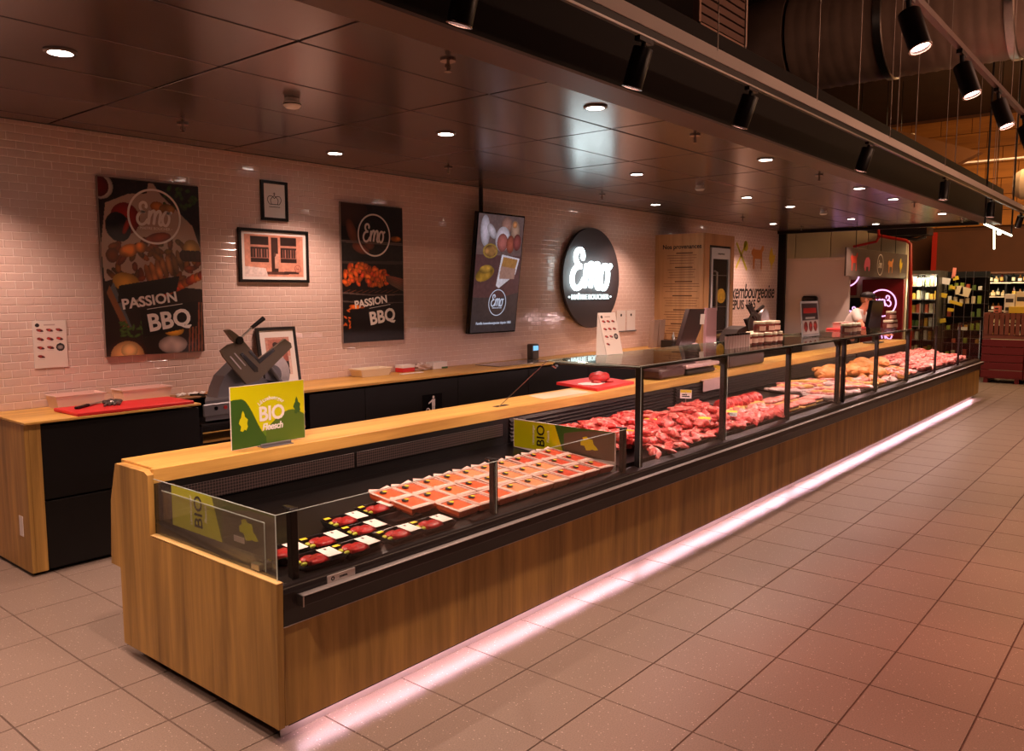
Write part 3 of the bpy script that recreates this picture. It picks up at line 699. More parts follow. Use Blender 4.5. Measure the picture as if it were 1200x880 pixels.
# tall thin divider signs inside the case
def divider(xc, label, refl):
    t = thing('divider_sign', label, 'sign', (xc, 2.85, .62))
    y0, y1, z0, z1 = 2.475, 3.235, .664, .832
    sgn = -1
    face = xc-.003
    MB().add([(xc-.002, y0, .59), (xc-.002, y1, .652), (xc-.002, y1, z1), (xc-.002, y0, z1-.012), (xc+.002, y0, .59), (xc+.002, y1, .652), (xc+.002, y1, z1), (xc+.002, y0, z1-.012)],
             [(0, 1, 2, 3), (7, 6, 5, 4), (0, 4, 5, 1), (1, 5, 6, 2), (2, 6, 7, 3), (3, 7, 4, 0)]).build('card', PLEXI if refl else PAPER, t)
    cv = Canvas(y1-y0-.01, .17, .003, GY); x, y = cv.X, cv.Y
    cv.a[x > .47-.09*(y-.5)] = GG if not refl else (84, 92, 36)
    cv.a[(x > .52) & (y < .95-1.1*np.maximum(0, .80-x)**1.3)] = GBR
    h = .17
    cv.build('printed_face', PRINT, t, (xc-.0028, y1-.005, .655), (0, -1, 0), ZA)
    text_obj('BIO', .085, 'lettering', TEXTK, t, (xc-.0034, y1-.22, .745), (0, 0, 1), (0, 1, 0), off=.001)
    text_obj('Lëtzebuerger', .023, 'lettering', TEXTW, t, (xc-.0034, y1-.16, .745), (0, 0, 1), (0, 1, 0))
    text_obj('Fleesch', .025, 'lettering', TEXTW, t, (xc-.0034, y1-.275, .745), (0, 0, 1), (0, 1, 0), shear=.2)
    lux('map_shape', MY, t, (xc-.0034, y0+.18, .73), (0, -.35, 1), (0, -1, -.35), .13, .75)
    return t
divider(1.645, 'printed green and brown organic sign panel seen through the end glass of the case', 1)
divider(3.90, 'printed green and brown organic sign panel standing between trays and loose meat', 0)
t = thing('plexiglass_guard', 'low clear guard panel with metal clips inside the end glass', 'glass guard', (1.628, 2.9, .61))
MB().box(1.626, 1.630, 2.53, 3.285, .609, .795).build('panel', PLEXI, t)
for p0, p1 in (((1.628, 2.53, .795), (1.628, 3.285, .795)), ((1.628, 2.53, .61), (1.628, 2.53, .795))): MB().cyl(p0, p1, .0022, n=4).build('bright_edge', GEDGE, t)
for y in (2.56, 3.15): MB().bev(1.618, 1.640, y, y+.05, .608, .632, .002).build('clip', STEEL, t)
MB().box(1.6236, 1.6256, 2.66, 2.73, .69, .712).build('sticker', ALU, t)

# ---------------------------------------------------------------- packaged food
deck = lambda y: .585+(y-2.46)*.0816
TRAYB = mat('tray_black', (24, 21, 22), .25); MEATR = mat('raw_beef', (158, 32, 32), .34, noise=.35, nscale=60, coat=.3); FAT = mat('fat', (238, 196, 150), .4)
GARN = mat('garnish', (188, 190, 60), .5, noise=.2, nscale=50)
def dark_tray():
    t = thing('meat_tray', '', 'meat tray')
    b = MB(); b.ring([[(x*s_, y*s_, z) for x, y in ((-.095, -.062), (.095, -.062), (.095, .062), (-.095, .062))] for s_, z in ((.86, 0), (1, .032), (1.02, .032), (.96, .030), (.84, .005))], caps=True)
    b.build('tray', TRAYB, t)
    MB().ell((.0, -.008, .022), (.046, .036, .017), 14, 8, lambda d: 1+.14*math.sin(5*d.x+3*d.y)+.1*math.sin(13*d.x)).ell((-.026, .022, .020), (.034, .022, .014), 12, 7, lambda d: 1+.12*math.sin(7*d.y)).build('meat', MEATR, t, True)
    MB().ell((-.066, -.016, .022), (.014, .009, .008), 8, 6).ell((-.07, .014, .022), (.010, .012, .007), 8, 6).build('garnish', GARN, t, True)
    MB().bev(.022, .086, -.046, .04, .0385, .0397, .0003).build('label', PAPER, t)
    MB().box(.048, .058, .016, .03, .0397, .0401).build('label_mark', TEXTK, t)
    MB().bev(-.088, -.058, .030, .048, .036, .0372, .0003).build('price_sticker', YELL, t)
    return t
tp = [(1.77, 2.63, 'behind the first glass post'), (1.83, 2.50, 'at the front left corner'), (1.965, 2.63, 'beside the guard, second in row'), (2.02, 2.495, 'in front row, second from end'), (2.185, 2.765, 'in the rear row at the left'),
      (2.175, 2.63, 'in the middle of the group'), (2.25, 2.497, 'in front row, third from end'), (2.40, 2.80, 'at the back beside the packs'), (2.44, 2.495, 'in front row beside the packs')]
d0 = dark_tray()
for i, (x, y, wh) in enumerate(tp):
    t = d0 if i == 0 else copy_tree(d0)
    t.location = (x, y, deck(y)+.004); t.rotation_euler = (math.atan(.0816), 0, random.uniform(-.06, .06))
    tag(t, 'black tray of red meat with white label '+wh, 'meat tray', 'black meat trays at the near end')
for k, (x, y) in enumerate([(2.39, 2.645)]):
    t = thing('empty_tray', 'empty black tray with a round dip between the meat trays and mince packs', 'tray', (x, y, deck(y)+.006))
    MB().ring([[(x+a*s_, y+c*s_, deck(y)+.006+z) for a, c in ((-.08, -.062), (.08, -.062), (.08, .062), (-.08, .062))] for s_, z in ((.86, 0), (1, .03), (1.02, .03), (.96, .028), (.84, .005))]).build('tray', TRAYB, t)

FILM = mat('film_white', (226, 194, 184), .35, coat=.2); MI = [mat('mince_%s' % n_, c_, .4, noise=.16, nscale=90) for n_, c_ in (('pork', (232, 122, 70)), ('beef', (206, 80, 56)), ('mixed', (226, 98, 54)), ('pale', (232, 150, 104)))]
def mince_pack(mt, wd=.139, dp=.151):
    t = thing('mince_pack', '', 'packaged meat')
    hx, hy = wd/2, dp/2
    MB().ring([[(a*s_, c*s2, z) for a, c in ((-hx, -hy), (hx, -hy), (hx, hy), (-hx, hy))] for s_, s2, z in ((.80, .82, 0), (.93, .93, .015), (.97, .975, .033))]).build('meat', mt, t)
    # film sleeve with a window
    wx, wy = hx*.74, hy*.70
    o = [(-hx, -hy), (hx, -hy), (hx, hy), (-hx, hy)]; wx, wy = hx*.84, hy*.80; i_ = [(-wx, -wy), (wx, -wy), (wx, wy), (-wx, wy)]
    MB().ring([[(a, c, .036) for a, c in o], [(a, c, .038) for a, c in o], [(a, c, .039) for a, c in i_], [(a, c, .0335) for a, c in i_]], caps=False).build('sleeve', FILM, t)
    MB().add([(-hx, hy, .037), (hx, hy, .037), (hx*.8, hy+.016, .045), (0, hy+.006, .038), (-hx*.8, hy+.018, .046)], [(0, 1, 2, 3, 4)]).build('film_flap', FILM, t)
    MB().cyl((-wx*.30, wy*.55, .0392), (-wx*.30, wy*.55, .0402), .017, n=12).build('badge', TEXTK, t)
    MB().cyl((-wx*.05, wy*.62, .0402), (-wx*.05, wy*.62, .0412), .011, n=10).build('badge_disc', YELL, t)
    MB().box(-wx*.9, wx*.9, -wy*.98, -wy*.86, .0392, .0398).build('print_line', TEXTW, t)
    return t
protos = [mince_pack(m_) for m_ in MI]; used = set()
rown = {0: 'front row', 1: 'middle row', 2: 'back row'}
sz = 0
for r in range(3):
    for c in range(10):
        if r == 0 and c == 0: continue
        kind = 2 if c < 2 else (0 if c in (2,) and r else 2) if c < 4 else (3 if c < 8 - (r == 2) else 1)
        if r == 0: kind = 2 if c < 4 else 3 if c < 7 else 1
        if r == 2 and c in (2, 3): kind = 0
        t = protos[kind] if kind not in used else copy_tree(protos[kind]); used.add(kind)
        x = 2.515+c*.1432; y = 2.545+r*.152
        t.location = (x, y, deck(y)+.014+(.010 if r else .006)); t.rotation_euler = (math.atan(.0816)+.015, random.uniform(-.02, .05), random.uniform(-.03, .03))
        cc = c+1 if r else c
        tag(t, 'clear packet of minced meat with white sleeve in the %s, %s from the left' % (rown[r], ORD[cc-1]), 'packaged meat', 'mince packs in the open low case')
for k in range(4):
    if k not in used: bpy.data.objects.remove(protos[k])
# ================================================================== WALL COUNTER
t = WC = thing('wall_counter', 'oak topped wall counter with black drawer fronts and oak end along the tiles', 'counter', (1.70, 5.0, 0))
MB().bev(1.70, 1.722, 5.0, WY-.002, .02, .882, .002).build('end_panel', WOODV, t)
MB().bev(1.722, 1.787, 5.0, 5.03, .02, .882, .002).build('front_stile', WOODV, t)
MB().box(1.71, 13.8, 5.05, WY-.002, 0, .03).build('plinth', BLACK, t)
MB().box(1.722, 2.76, 5.03, WY-.002, .03, .86).box(3.66, 9.70, 5.06, WY-.002, .03, .86).box(10.6, 13.8, 5.06, WY-.002, .03, .86).box(2.76, 3.66, 5.4, WY-.002, .03, .86).build('carcass', BLACK, t)
MB().bev(1.79, 2.76, 5.005, 5.03, .025, .424, .002).build('drawer_front', BLACK, t)
MB().bev(1.79, 2.76, 5.005, 5.03, .436, .868, .002).build('drawer_front', BLACK, t)
xs_ = [3.66, 4.20, 5.28, 6.30, 7.35, 8.40, 9.69, None, 10.6, 11.7, 12.8, 13.8]
for a, c in zip(xs_, xs_[1:]):
    if a is None or c is None: continue
    MB().bev(a+.002, c-.002, 5.035, 5.06, .03, .60 if a > 5.2 else .862, .002).build('cabinet_front', BLACK, t)
    if a > 5.2: MB().bev(a+.002, c-.002, 5.035, 5.06, .606, .862, .002).build('drawer_front', BLACK, t)
MB().bev(2.765, 3.655, 5.08, 5.40, .608, .625, .002).build('low_shelf', WOODX, t)
for x in (2.79, 3.6): MB().bev(x, x+.02, 5.06, 5.08, 0, .75, .002).build('stand_leg', BLKM, t)
MB().bev(1.695, 2.76, 4.975, WY-.002, .886, .900, .002).build('worktop', WOODX, t)
MB().bev(2.76, 3.60, 5.32, WY-.002, .886, .898, .002).build('worktop_rear', wood('oak_shade', (130, 88, 50), (170, 120, 70), 'x'), t)  # darker copy of the worktop oak, shade put into the colour
MB().bev(3.60, 9.695, 5.02, WY-.002, .880, .900, .002).build('worktop', WOODX, t)
MB().bev(10.61, 13.85, 5.02, WY-.002, .880, .900, .002).build('worktop', WOODX, t)
MB().bev(2.765, 3.595, 4.99, 5.31, .735, .752, .002).build('machine_shelf', BLKM, t)
MB().box(1.701-.003, 1.70, 5.10, 5.155, .22, .34).build('wall_sticker', PAPER, t)
# bin pictogram
WPRT = mat('pictogram_white', (220, 205, 200), .6)
MB().box(4.83, 5.07, 5.0335, 5.0345, .55, .74).build('pictogram_plate', BLKG, t)
b = MB(); y = 5.0325
b.cyl((4.965, y, .712), (4.965, y+.001, .712), .013, n=14)
b.box(4.945, 4.985, y, y+.001, .635, .695).box(4.947, 4.961, y, y+.001, .565, .64).box(4.967, 4.981, y, y+.001, .565, .64)
b.add([(4.945, y, .69), (4.945, y, .675), (4.905, y, .655), (4.905, y, .668)], [(0, 1, 2, 3)])
b.build('pictogram_figure', WPRT, t)
disc_ring('pictogram_bin', WPRT, t, (4.898, y+.001, .60), XA, ZA, .017, .024, .0008, 20)
# induction hob plate inset
o = MB().bev(5.95, 6.82, 5.12, 5.44, .9005, .906, .002).build('hob_plate', mat('hob_glass', (120, 110, 106), .12, .3)); solo(o, 'flat grey glass hob plate lying on the wall counter below the screen', 'hob')

# items on wall counter
t = thing('cutting_board', 'red plastic cutting board at the left end of the wall counter', 'cutting board', (2.3, 5.25, .9))
MB().bev(1.985, 2.715, 4.98, 5.33, .901, .921, .004).build('board', RED, t)
t = thing('butcher_knife', 'black handled butcher knife lying on the left red cutting board', 'knife', (2.2, 5.3, .921))
M_ = Matrix.Translation((2.17, 5.25, .923))@Matrix.Rotation(math.radians(38), 4, 'Z')
MB().bev(-.16, -.02, -.012, .012, 0, .016, .005).xf(M_).build('handle', BLKM, t)
MB().add([(-.02, -.010, .006), (.20, -.004, .004), (.15, .022, .004), (-.02, .020, .006), (-.02, -.010, .009), (.20, -.004, .005), (.15, .022, .006), (-.02, .020, .009)], [(3, 2, 1, 0), (4, 5, 6, 7), (0, 1, 5, 4), (1, 2, 6, 5), (2, 3, 7, 6), (3, 0, 4, 7)]).xf(M_).build('blade', STEEL, t)
t = thing('chain_glove', 'crumpled dark chain mesh glove on the left red cutting board', 'glove', (2.3, 5.2, .921))
MB().ell((2.30, 5.24, .935), (.06, .045, .016), 18, 10, lambda d: 1+.22*math.sin(9*d.x+5*d.y)).build('palm', mat('chain_mesh', (110, 100, 98), .4, .7, noise=.4, nscale=160), t, True)
for k in range(4): MB().tube([(2.26+.02*k, 5.20-.008*k, .93), (2.225+.022*k, 5.165-.01*k, .928), (2.21+.03*k, 5.14, .926)], [.010, .009, .007], 8).build('finger', bpy.data.materials['chain_mesh'], t, True)
BOXP = mat('translucent_box', (240, 214, 204), .3); CARD = mat('salmon_paper', (226, 130, 112), .5)
for k, (x, wd, lb) in enumerate(((2.17, .30, 'clear plastic food box with pink lining behind the knife'), (2.60, .34, 'clear plastic food box with pink lining, right of its twin'))):
    t = thing('food_box', lb, 'plastic box', (x+.02, 5.47, .9), 'food boxes behind the red board')
    MB().ring([[(x+a*wd*s_, 5.455+c*.16*s_, .9015+z) for a, c in ((-.5, -.5), (.5, -.5), (.5, .5), (-.5, .5))] for s_, z in ((.9, 0), (1, .075), (1.04, .078), (1.04, .084), (.97, .084), (.88, .006))]).build('box', BOXP, t)
    MB().ring([[(x+a*wd*s_, 5.455+c*.16*s_, .9015+z) for a, c in ((-.5, -.5), (.5, -.5), (.5, .5), (-.5, .5))] for s_, z in ((.85, .01), (.93, .055))]).build('contents', CARD, t)
t = thing('paper_scraps', 'small crumpled white paper scraps on the wall counter beside the slicer', 'paper', (2.9, 5.42, .9))
for k in range(5): MB().ell((2.83+.045*k, 5.40+.02*(k % 2), .91), (.022, .014, .012), 7, 5, lambda d: 1+.4*math.sin(9*d.x+7*d.z)).build('scrap', PAPER, t)

# ---------------------------------------------------------------- meat slicer
t = thing('meat_slicer', 'grey metal meat slicer with tilted carriage standing left of the countertop sign', 'meat slicer', (3.1, 5.2, .755))
MB().prism([(2.80, 5.0), (3.46, 5.0), (3.46, 5.28), (2.97, 5.28)], 'z', .77, .905).build('base', GREY, t)
for x in (3.02, 3.42):
    for y in (5.03, 5.25): MB().cyl((x, y, .752), (x, y, .772), .018, n=10).build('foot', BLKM, t)
MB().bev(2.78, 3.06, 4.985, 5.0, .80, .885, .006).build('control_panel', GREY, t)
MB().cyl((2.87, 4.98, .852), (2.87, 4.986, .852), .013, n=14).build('stop_button', BLKG, t)
MB().cyl((2.94, 4.98, .852), (2.94, 4.986, .852), .013, n=14).build('start_button', REDM, t)
MB().prism([(2.95, .905), (3.46, .905), (3.44, .96), (3.30, 1.02), (3.20, 1.15), (3.12, 1.14), (3.01, 1.05), (2.97, .97)], 'y', 5.10, 5.24).build('motor_housing', GREY, t)
MB().cyl((3.40, 5.12, 1.03), (3.40, 5.15, 1.03), .155, n=36).build('blade', STEEL, t)
MB().cyl((3.40, 5.10, 1.03), (3.40, 5.12, 1.03), .07, n=24).build('blade_hub', GREY, t)
OL = mat('slicer_olive_grey', (112, 100, 84), .4, .4)
pc = lambda px, py, yy: None
def at(px, py, yy):
    d = fw+rt*((px-600)/F0)-up*((py-440)/F0); k = yy/d.y; return (d.x*k, 1.628+d.z*k)
yy = 5.03
car = [at(*p, yy) for p in ((259, 411), (268, 404), (285, 399), (304, 421), (334, 397), (341, 402), (342, 407), (303, 446), (296, 448), (289, 450), (262, 418))]
MB().prism(car, 'y', yy, yy+.022).build('carriage', OL, t)
sl = [at(*p, yy) for p in ((281, 415), (284, 413), (302, 431), (302, 436), (298, 436))]
MB().prism(sl, 'y', yy-.004, yy+.001).build('carriage_slot', BLKG, t)
sl = [at(*p, yy) for p in ((291, 412), (294, 410), (303, 421), (320, 408), (322, 411), (304, 426))]
MB().prism(sl, 'y', yy-.004, yy+.001).build('carriage_edge', BLKG, t)
for q in (((269, 418), (270.2, 417.2), (283, 432), (282, 433)), ((274, 414), (275.2, 413.4), (288, 428), (287, 429))):
    MB().prism([at(*p, yy) for p in q], 'y', yy-.003, yy).build('carriage_rib', ALU, t)
MB().prism([at(*p, yy) for p in ((264, 387), (269, 386), (276, 391), (284, 398), (278, 403), (272, 398))], 'y', yy-.01, yy+.03).build('pusher_plate', OL, t)
p0, p1, p2 = at(281, 397, yy), at(295, 384, yy), at(309, 373, yy)
MB().cyl((p0[0], yy, p0[1]), (p1[0], yy, p1[1]), .008, n=8).build('handle_rod', STEEL, t)
MB().cyl((p1[0], yy, p1[1]), (p2[0], yy, p2[1]), .013, .017, n=12).build('handle_grip', BLKM, t)
MB().cyl((p0[0]-.01, yy-.02, p0[1]-.01), (p0[0]-.01, yy+.02, p0[1]-.01), .028, n=14).build('handle_knuckle', BLKM, t)
q0, q1 = at(316, 430, yy+.05), at(332, 452, yy+.05)
MB().tube([(q0[0], yy+.05, q0[1]), (q1[0], yy+.05, q1[1])], .018, 8).build('support_arm', GREY, t)
MB().tube([(2.99, 5.30, .905), (2.90, 5.37, .91), (2.93, 5.43, .905), (3.0, 5.41, .905), (2.95, 5.45, .905)], .007, 6).build('power_cord', BLKM, t)

# ---------------------------------------------------------------- pictures on wall
def framed(name, label, cat, x0, x1, z0, z1, fwid, y=WY-.001, depth=.02, tilt=0):
    t = thing(name, label, cat, ((x0+x1)/2, y, z0))
    for a in ((x0, x1, z1-fwid, z1), (x0, x1, z0, z0+fwid), (x0, x0+fwid, z0+fwid, z1-fwid), (x1-fwid, x1, z0+fwid, z1-fwid)):
        MB().box(a[0], a[1], y-depth, y, a[2], a[3]).build('frame_bar', DARKW, t)
    MB().box(x0+fwid, x1-fwid, y-depth*.5, y-.001, z0+fwid, z1-fwid).build('mount', PAPER, t)
    return t, y-depth*.5-.0008
t, fy = framed('crown_print', 'small black framed print of a line-drawn crown, topmost on the wall', 'picture', 3.645, 3.885, 2.187, 2.492, .022)
cxx, cz = 3.765, 2.345; dw = .0045
def line(pts, r=dw, mt=TEXTK, name='drawn_line', par=None, y_=None):
    P = [(p[0], y_, p[1]) for p in pts]; b = MB(); R_ = []
    for i, p in enumerate(P):
        q, s_ = P[max(i-1, 0)], P[min(i+1, len(P)-1)]; dx, dz = s_[0]-q[0], s_[2]-q[2]; l = math.hypot(dx, dz) or 1
        R_.append([(p[0]-dz/l*r/2, y_, p[2]+dx/l*r/2), (p[0]+dz/l*r/2, y_, p[2]-dx/l*r/2), (p[0]+dz/l*r/2, y_+.0006, p[2]-dx/l*r/2), (p[0]-dz/l*r/2, y_+.0006, p[2]+dx/l*r/2)])
    return b.ring(R_).build(name, mt, par)
for s_ in (-1, 1):
    line(smooth_pts([(cxx+s_*.045, cz-.03), (cxx+s_*.062, cz+.0), (cxx+s_*.05, cz+.028), (cxx+s_*.02, cz+.03), (cxx, cz+.012)]), par=t, y_=fy)
    line(smooth_pts([(cxx+s_*.028, cz-.03), (cxx+s_*.034, cz+.0), (cxx+s_*.02, cz+.02), (cxx, cz+.035)]), par=t, y_=fy)
line([(cxx-.045, cz-.032), (cxx+.045, cz-.032)], par=t, y_=fy); line([(cxx-.05, cz-.052), (cxx+.05, cz-.052)], .004, par=t, y_=fy); line([(cxx, cz+.035), (cxx, cz+.06)], par=t, y_=fy); line([(cxx-.01, cz+.05), (cxx+.01, cz+.05)], par=t, y_=fy)

SEP = (170, 112, 92); SEPD = (46, 30, 28)
t, fy = framed('shopfront_photo', 'wide black framed sepia photo of an old shopfront hung on the tiles', 'picture', 3.436, 4.069, 1.706, 2.118, .022)
cv = Canvas(.633-.10, .412-.09, .0028, (216, 150, 128))
cv.poly([(.08, .22), (.08, .98), (.95, .98), (.95, .22)], (206, 140, 118))
for a, c in ((.10, .40), (.60, .88)):
    cv.poly([(a, .34), (a, .96), (c, .96), (c, .34)], SEPD); cv.poly([(a, .70), (a, .76), (c, .76), (c, .70)], (190, 130, 112))
    for k in range(6): u = a+.03+k*.046; cv.poly([(u, .44), (u, .66), (u+.022, .66), (u+.022, .44)], (160, 110, 98) if k % 2 else (110, 70, 62))
    cv.poly([(a, .44), (a, .46), (c, .46), (c, .44)], (150, 100, 90)); cv.poly([(a-.02, .18), (a-.02, .34), (c+.02, .34), (c+.02, .18)], (214, 148, 124))
cv.poly([(.44, .12), (.44, .94), (.56, .94), (.56, .12)], (60, 38, 34)); cv.poly([(.50, .2), (.50, .55), (.57, .55), (.57, .2)], (200, 150, 132))
cv.poly([(.36, .05), (.36, .12), (.74, .12), (.74, .05)], (90, 56, 50)); cv.poly([(.66, .07), (.66, .13), (.92, .13), (.92, .07)], (60, 40, 38))
cv.ellipse(.50, .54, .022, .035, (90, 60, 52)); cv.poly([(0, 0), (0, .24), (.34, .2), (.38, 0)], (232, 214, 210)); cv.grain(.05)
cv.build('photo', PRINT, t, (3.436+.05, fy, 1.706+.045), XA, ZA)
disc_ring('stamp', mat('stamp_rose', (176, 96, 84), .6), t, (3.965, fy-.0006, 1.815), XA, ZA, .026, .031, .0006, 24)
strokes('stamp_lettering', bpy.data.materials['stamp_rose'], t, (3.965, fy-.0006, 1.815), XA, ZA, .022)
# leaning frame
t = thing('leaning_photo', 'black framed photo leaning against the tiles behind the slicer', 'picture', (3.74, 5.46, .9))
f0 = 3.555; f1 = 3.90; st = None
M_ = Matrix.Translation((3.73, 5.48, .902))@Matrix.Rotation(math.radians(-9), 4, 'X')
hw, hh = .178, .455
for a in ((-hw, hw, hh-.022, hh), (-hw, hw, 0, .022), (-hw, -hw+.022, .022, hh-.022), (hw-.022, hw, .022, hh-.022)): MB().box(a[0], a[1], -.012, .012, a[2], a[3]).xf(M_).build('frame_bar', DARKW, t)
MB().box(-hw+.022, hw-.022, -.004, .004, .022, hh-.022).xf(M_).build('mount', PAPER, t)
cv = Canvas(.22, .30, .0035, (206, 150, 134)); cv.poly([(0, 0), (0, .4), (1, .5), (1, 0)], (224, 196, 186)); cv.poly([(.45, .02), (.5, .5), (.6, .5), (.9, .1), (.9, .02)], (40, 30, 30)); cv.poly([(.1, .62), (.1, .95), (.9, .95), (.9, .62)], (190, 120, 104)); cv.ellipse(.4, .8, .12, .1, (60, 40, 38)); cv.poly([(.68, .3), (.66, .8), (.86, .8), (.9, .3)], (166, 96, 84)); cv.poly([(.72, .12), (.7, .35), (.9, .35), (.88, .12)], (28, 22, 22)); cv.grain(.06)
r_ = M_.to_3x3()
cv.build('photo', PRINT, t, M_@Vector((-.11, -.0052, .075)), r_@Vector((1, 0, 0)), r_@Vector((0, 0, 1)))

# ---------------------------------------------------------------- food posters
def food_poster(name, label, x0, x1, z0, z1, cv):
    t = thing(name, label, 'poster', ((x0+x1)/2, WY, z0))
    MB().box(x0, x1, WY-.022, WY-.002, z0, z1).build('board', mat('poster_board', (150, 126, 116), .5), t)
    y = WY-.0228
    cv.build('picture', PRINT, t, (x0+.004, y, z0+.004), XA, ZA)
    return t, y-.0008
W_, H_ = .706, 1.186
rs_ = np.random.RandomState(4)
cv = Canvas(W_, H_, .0042, (34, 22, 20)); cv.grain(.25)
cv.poly([(0, .62), (.06, .86), (.28, .92), (.46, .93), (.48, .99), (.53, .99), (.60, .93), (.92, .76), (1, .62), (1, .0), (.5, .06), (.02, .42)], (176, 150, 134))
cv.poly([(0, .0), (.0, .42), (.12, .44), (.30, .30), (.62, .40), (1, .38), (1, 0)], (40, 26, 22))
for k in range(26): cv.ellipse(.62+.36*rs_.rand(), .86+.12*rs_.rand(), .03, .02, (44+20*rs_.rand(), 62+22*rs_.rand(), 26), rs_.rand()*3)
for k in range(60): cv.ellipse(.08+.9*rs_.rand(), .44+.22*rs_.rand(), .04+.04*rs_.rand(), .028, (88+60*rs_.rand(), 48+28*rs_.rand(), 24), rs_.rand()*3, tex=.3, seed=k)
cv.ellipse(.02, .95, .12, .12, (206, 190, 176)); cv.ellipse(.0, .95, .10, .10, (96, 18, 16))
cv.ellipse(.24, .78, .14, .15, (150, 28, 18)); cv.ellipse(.17, .73, .12, .14, (28, 22, 24), .3, tex=.5, seed=3); cv.ellipse(.25, .74, .025, .09, (160, 40, 24), -.4)
cv.ellipse(.10, .57, .06, .07, (118, 60, 22)); cv.ellipse(.26, .60, .10, .06, (196, 112, 40), .3, tex=.4, seed=5); cv.ellipse(.38, .62, .06, .05, (206, 120, 44), tex=.4, seed=8)
cv.ellipse(.56, .86, .07, .05, (150, 90, 44), tex=.3, seed=2); cv.ellipse(.66, .85, .08, .05, (176, 122, 70), tex=.4, seed=12); cv.ellipse(.56, .68, .13, .05, (170, 66, 24), .2, tex=.4, seed=15)
cv.ellipse(.90, .62, .09, .10, (176, 132, 62)); cv.ellipse(.90, .62, .07, .08, (196, 150, 74), tex=.1)
cv.ellipse(.22, .42, .13, .09, (196, 142, 52), -.2, tex=.1, seed=3); cv.ellipse(.24, .35, .11, .04, (150, 100, 46))
for k in range(7):
    cv.ellipse(.44+.055*k, .46+.015*k, .032, .11, (176-9*k, 104-3*k, 50), .25, tex=.35, seed=20+k)
for k in range(10): cv.ellipse(.60+.045*k, .36+.012*k, .05, .045, (170+12*(k % 2), 56+16*(k % 3), 24), .5, tex=.35, seed=40+k)
for k in range(4): cv.ellipse(.82+.05*k, .58-.0*k, .05, .06, (60, 34, 24), .4)
cv.poly([(.06, .38), (.20, .16), (.26, .15), (.10, .42)], (88, 92, 96)); cv.poly([(.03, .36), (.17, .16), (.24, .15), (.06, .40)], (130, 82, 50))
for k in range(24): cv.ellipse(.16+.26*rs_.rand(), .10+.09*rs_.rand(), .035, .014, (70, 96, 40), rs_.rand()*3)
cv.ellipse(.20, .0, .19, .17, (70, 34, 24)); cv.ellipse(.20, .0, .16, .14, (226, 168, 104)); cv.ellipse(.22, .03, .08, .07, (236, 186, 120))
cv.ellipse(.66, .05, .15, .09, (176, 150, 140), tex=.2); cv.ellipse(.68, .13, .10, .05, (216, 150, 46))
for k in range(8): cv.poly([(.82+.035*k, 0), (.86+.03*k, .3), (.875+.03*k, .3), (.84+.035*k, 0)], (120+20*(k % 2), 72, 48))
for q in ([(.13, .30), (.72, .365), (.76, .46), (.15, .40)], [(.36, .10), (.93, .155), (.95, .31), (.34, .26)]): cv.poly([(a, c) for a, c in q], (26, 18, 18))
x0, x1, z0, z1 = 2.412, 3.118, 1.196, 2.392
t, py = food_poster('bbq_poster', 'large colourful poster of grilled chicken platter with script logo, left on the tiles', x0, x1, z0, z1, cv)
LW = mat('logo_white', (238, 228, 222), .5)
disc_ring('logo_ring', LW, t, (2.79, py, 2.15), XA, ZA, .176, .190, .001, 56); strokes('logo_lettering', LW, t, (2.79, py, 2.165), XA, ZA, .155, wk=1.15)
text_obj('• MAITRE BOUCHER •', .026, 'lettering', LW, t, (2.79, py, 2.068), XA, ZA)
def passion(t, ox, oz, s, py):
    R = Vector((1, 0, .135)); U = Vector((-.135, 0, 1))
    o = Vector((ox, py, oz))
    text_obj('PASSION', .096*s, 'lettering', LW, t, o+Vector((-.035*s, 0, .095*s)), R, U, off=.0028*s, sx=1.05)
    text_obj('BBQ', .165*s, 'lettering', LW, t, o+Vector((.10*s, 0, -.045*s)), R, U, off=.005*s, sx=1.0)
    MB().add([tuple(o+Vector((-.06*s, 0, .035*s))), tuple(o+Vector((.2*s, 0, .07*s))), tuple(o+Vector((.2*s, 0, .074*s))), tuple(o+Vector((-.06*s, 0, .039*s)))], [(0, 1, 2, 3)]).build('rule', LW, t)
passion(t, 2.765, 1.475, 1.0, py)
cv = Canvas(.70, 1.19, .0042, (24, 17, 17)); cv.grain(.3)
cv.ellipse(.12, .93, .30, .16, (58, 38, 32), .2); cv.ellipse(.16, .80, .07, .16, (112, 64, 48), .35); cv.ellipse(.30, .68, .14, .06, (128, 66, 44), -.3); cv.ellipse(.44, .71, .08, .06, (110, 60, 44))
for z in (.73, .72): cv.poly([(0, z), (0, z+.006), (1, z+.004), (1, z-.002)], (112, 96, 90))
cv.ellipse(.88, .765, .09, .035, (176, 100, 44), tex=.4)
cv.poly([(0, .57), (0, .585), (1, .60), (1, .575)], (66, 52, 48))
for k in range(9): cv.poly([(.1+.1*k, .38), (.0+.1*k, .36), (.02+.1*k, .36), (.12+.1*k, .38)], (120, 66, 40))
for k in range(90):
    u = rs_.rand(); cv.ellipse(.03+.72*u, .415+.14*rs_.rand()*(1.1-.5*abs(u-.4)), .035+.02*rs_.rand(), .03, (186+40*rs_.rand(), 70+36*rs_.rand(), 34), rs_.rand()*3, tex=.35, seed=k)
for k in range(6): cv.ellipse(.86, .47-.012*k, .17, .018, (150-8*k, 86, 70), -.15-.05*k)
for z, c_ in ((.345, (104, 84, 78)), (.285, (88, 74, 70))): cv.poly([(0, z+.01), (0, z+.02), (.5, z), (1, z+.005), (1, z-.003), (.5, z-.008)], c_)
for k in range(30): cv.ellipse(.02+.28*rs_.rand(), .10+.16*rs_.rand(), .03, .012, (210, 92, 34), rs_.rand()*3)
cv.ellipse(.22, .255, .13, .03, (216, 100, 36), -.12, tex=.5)
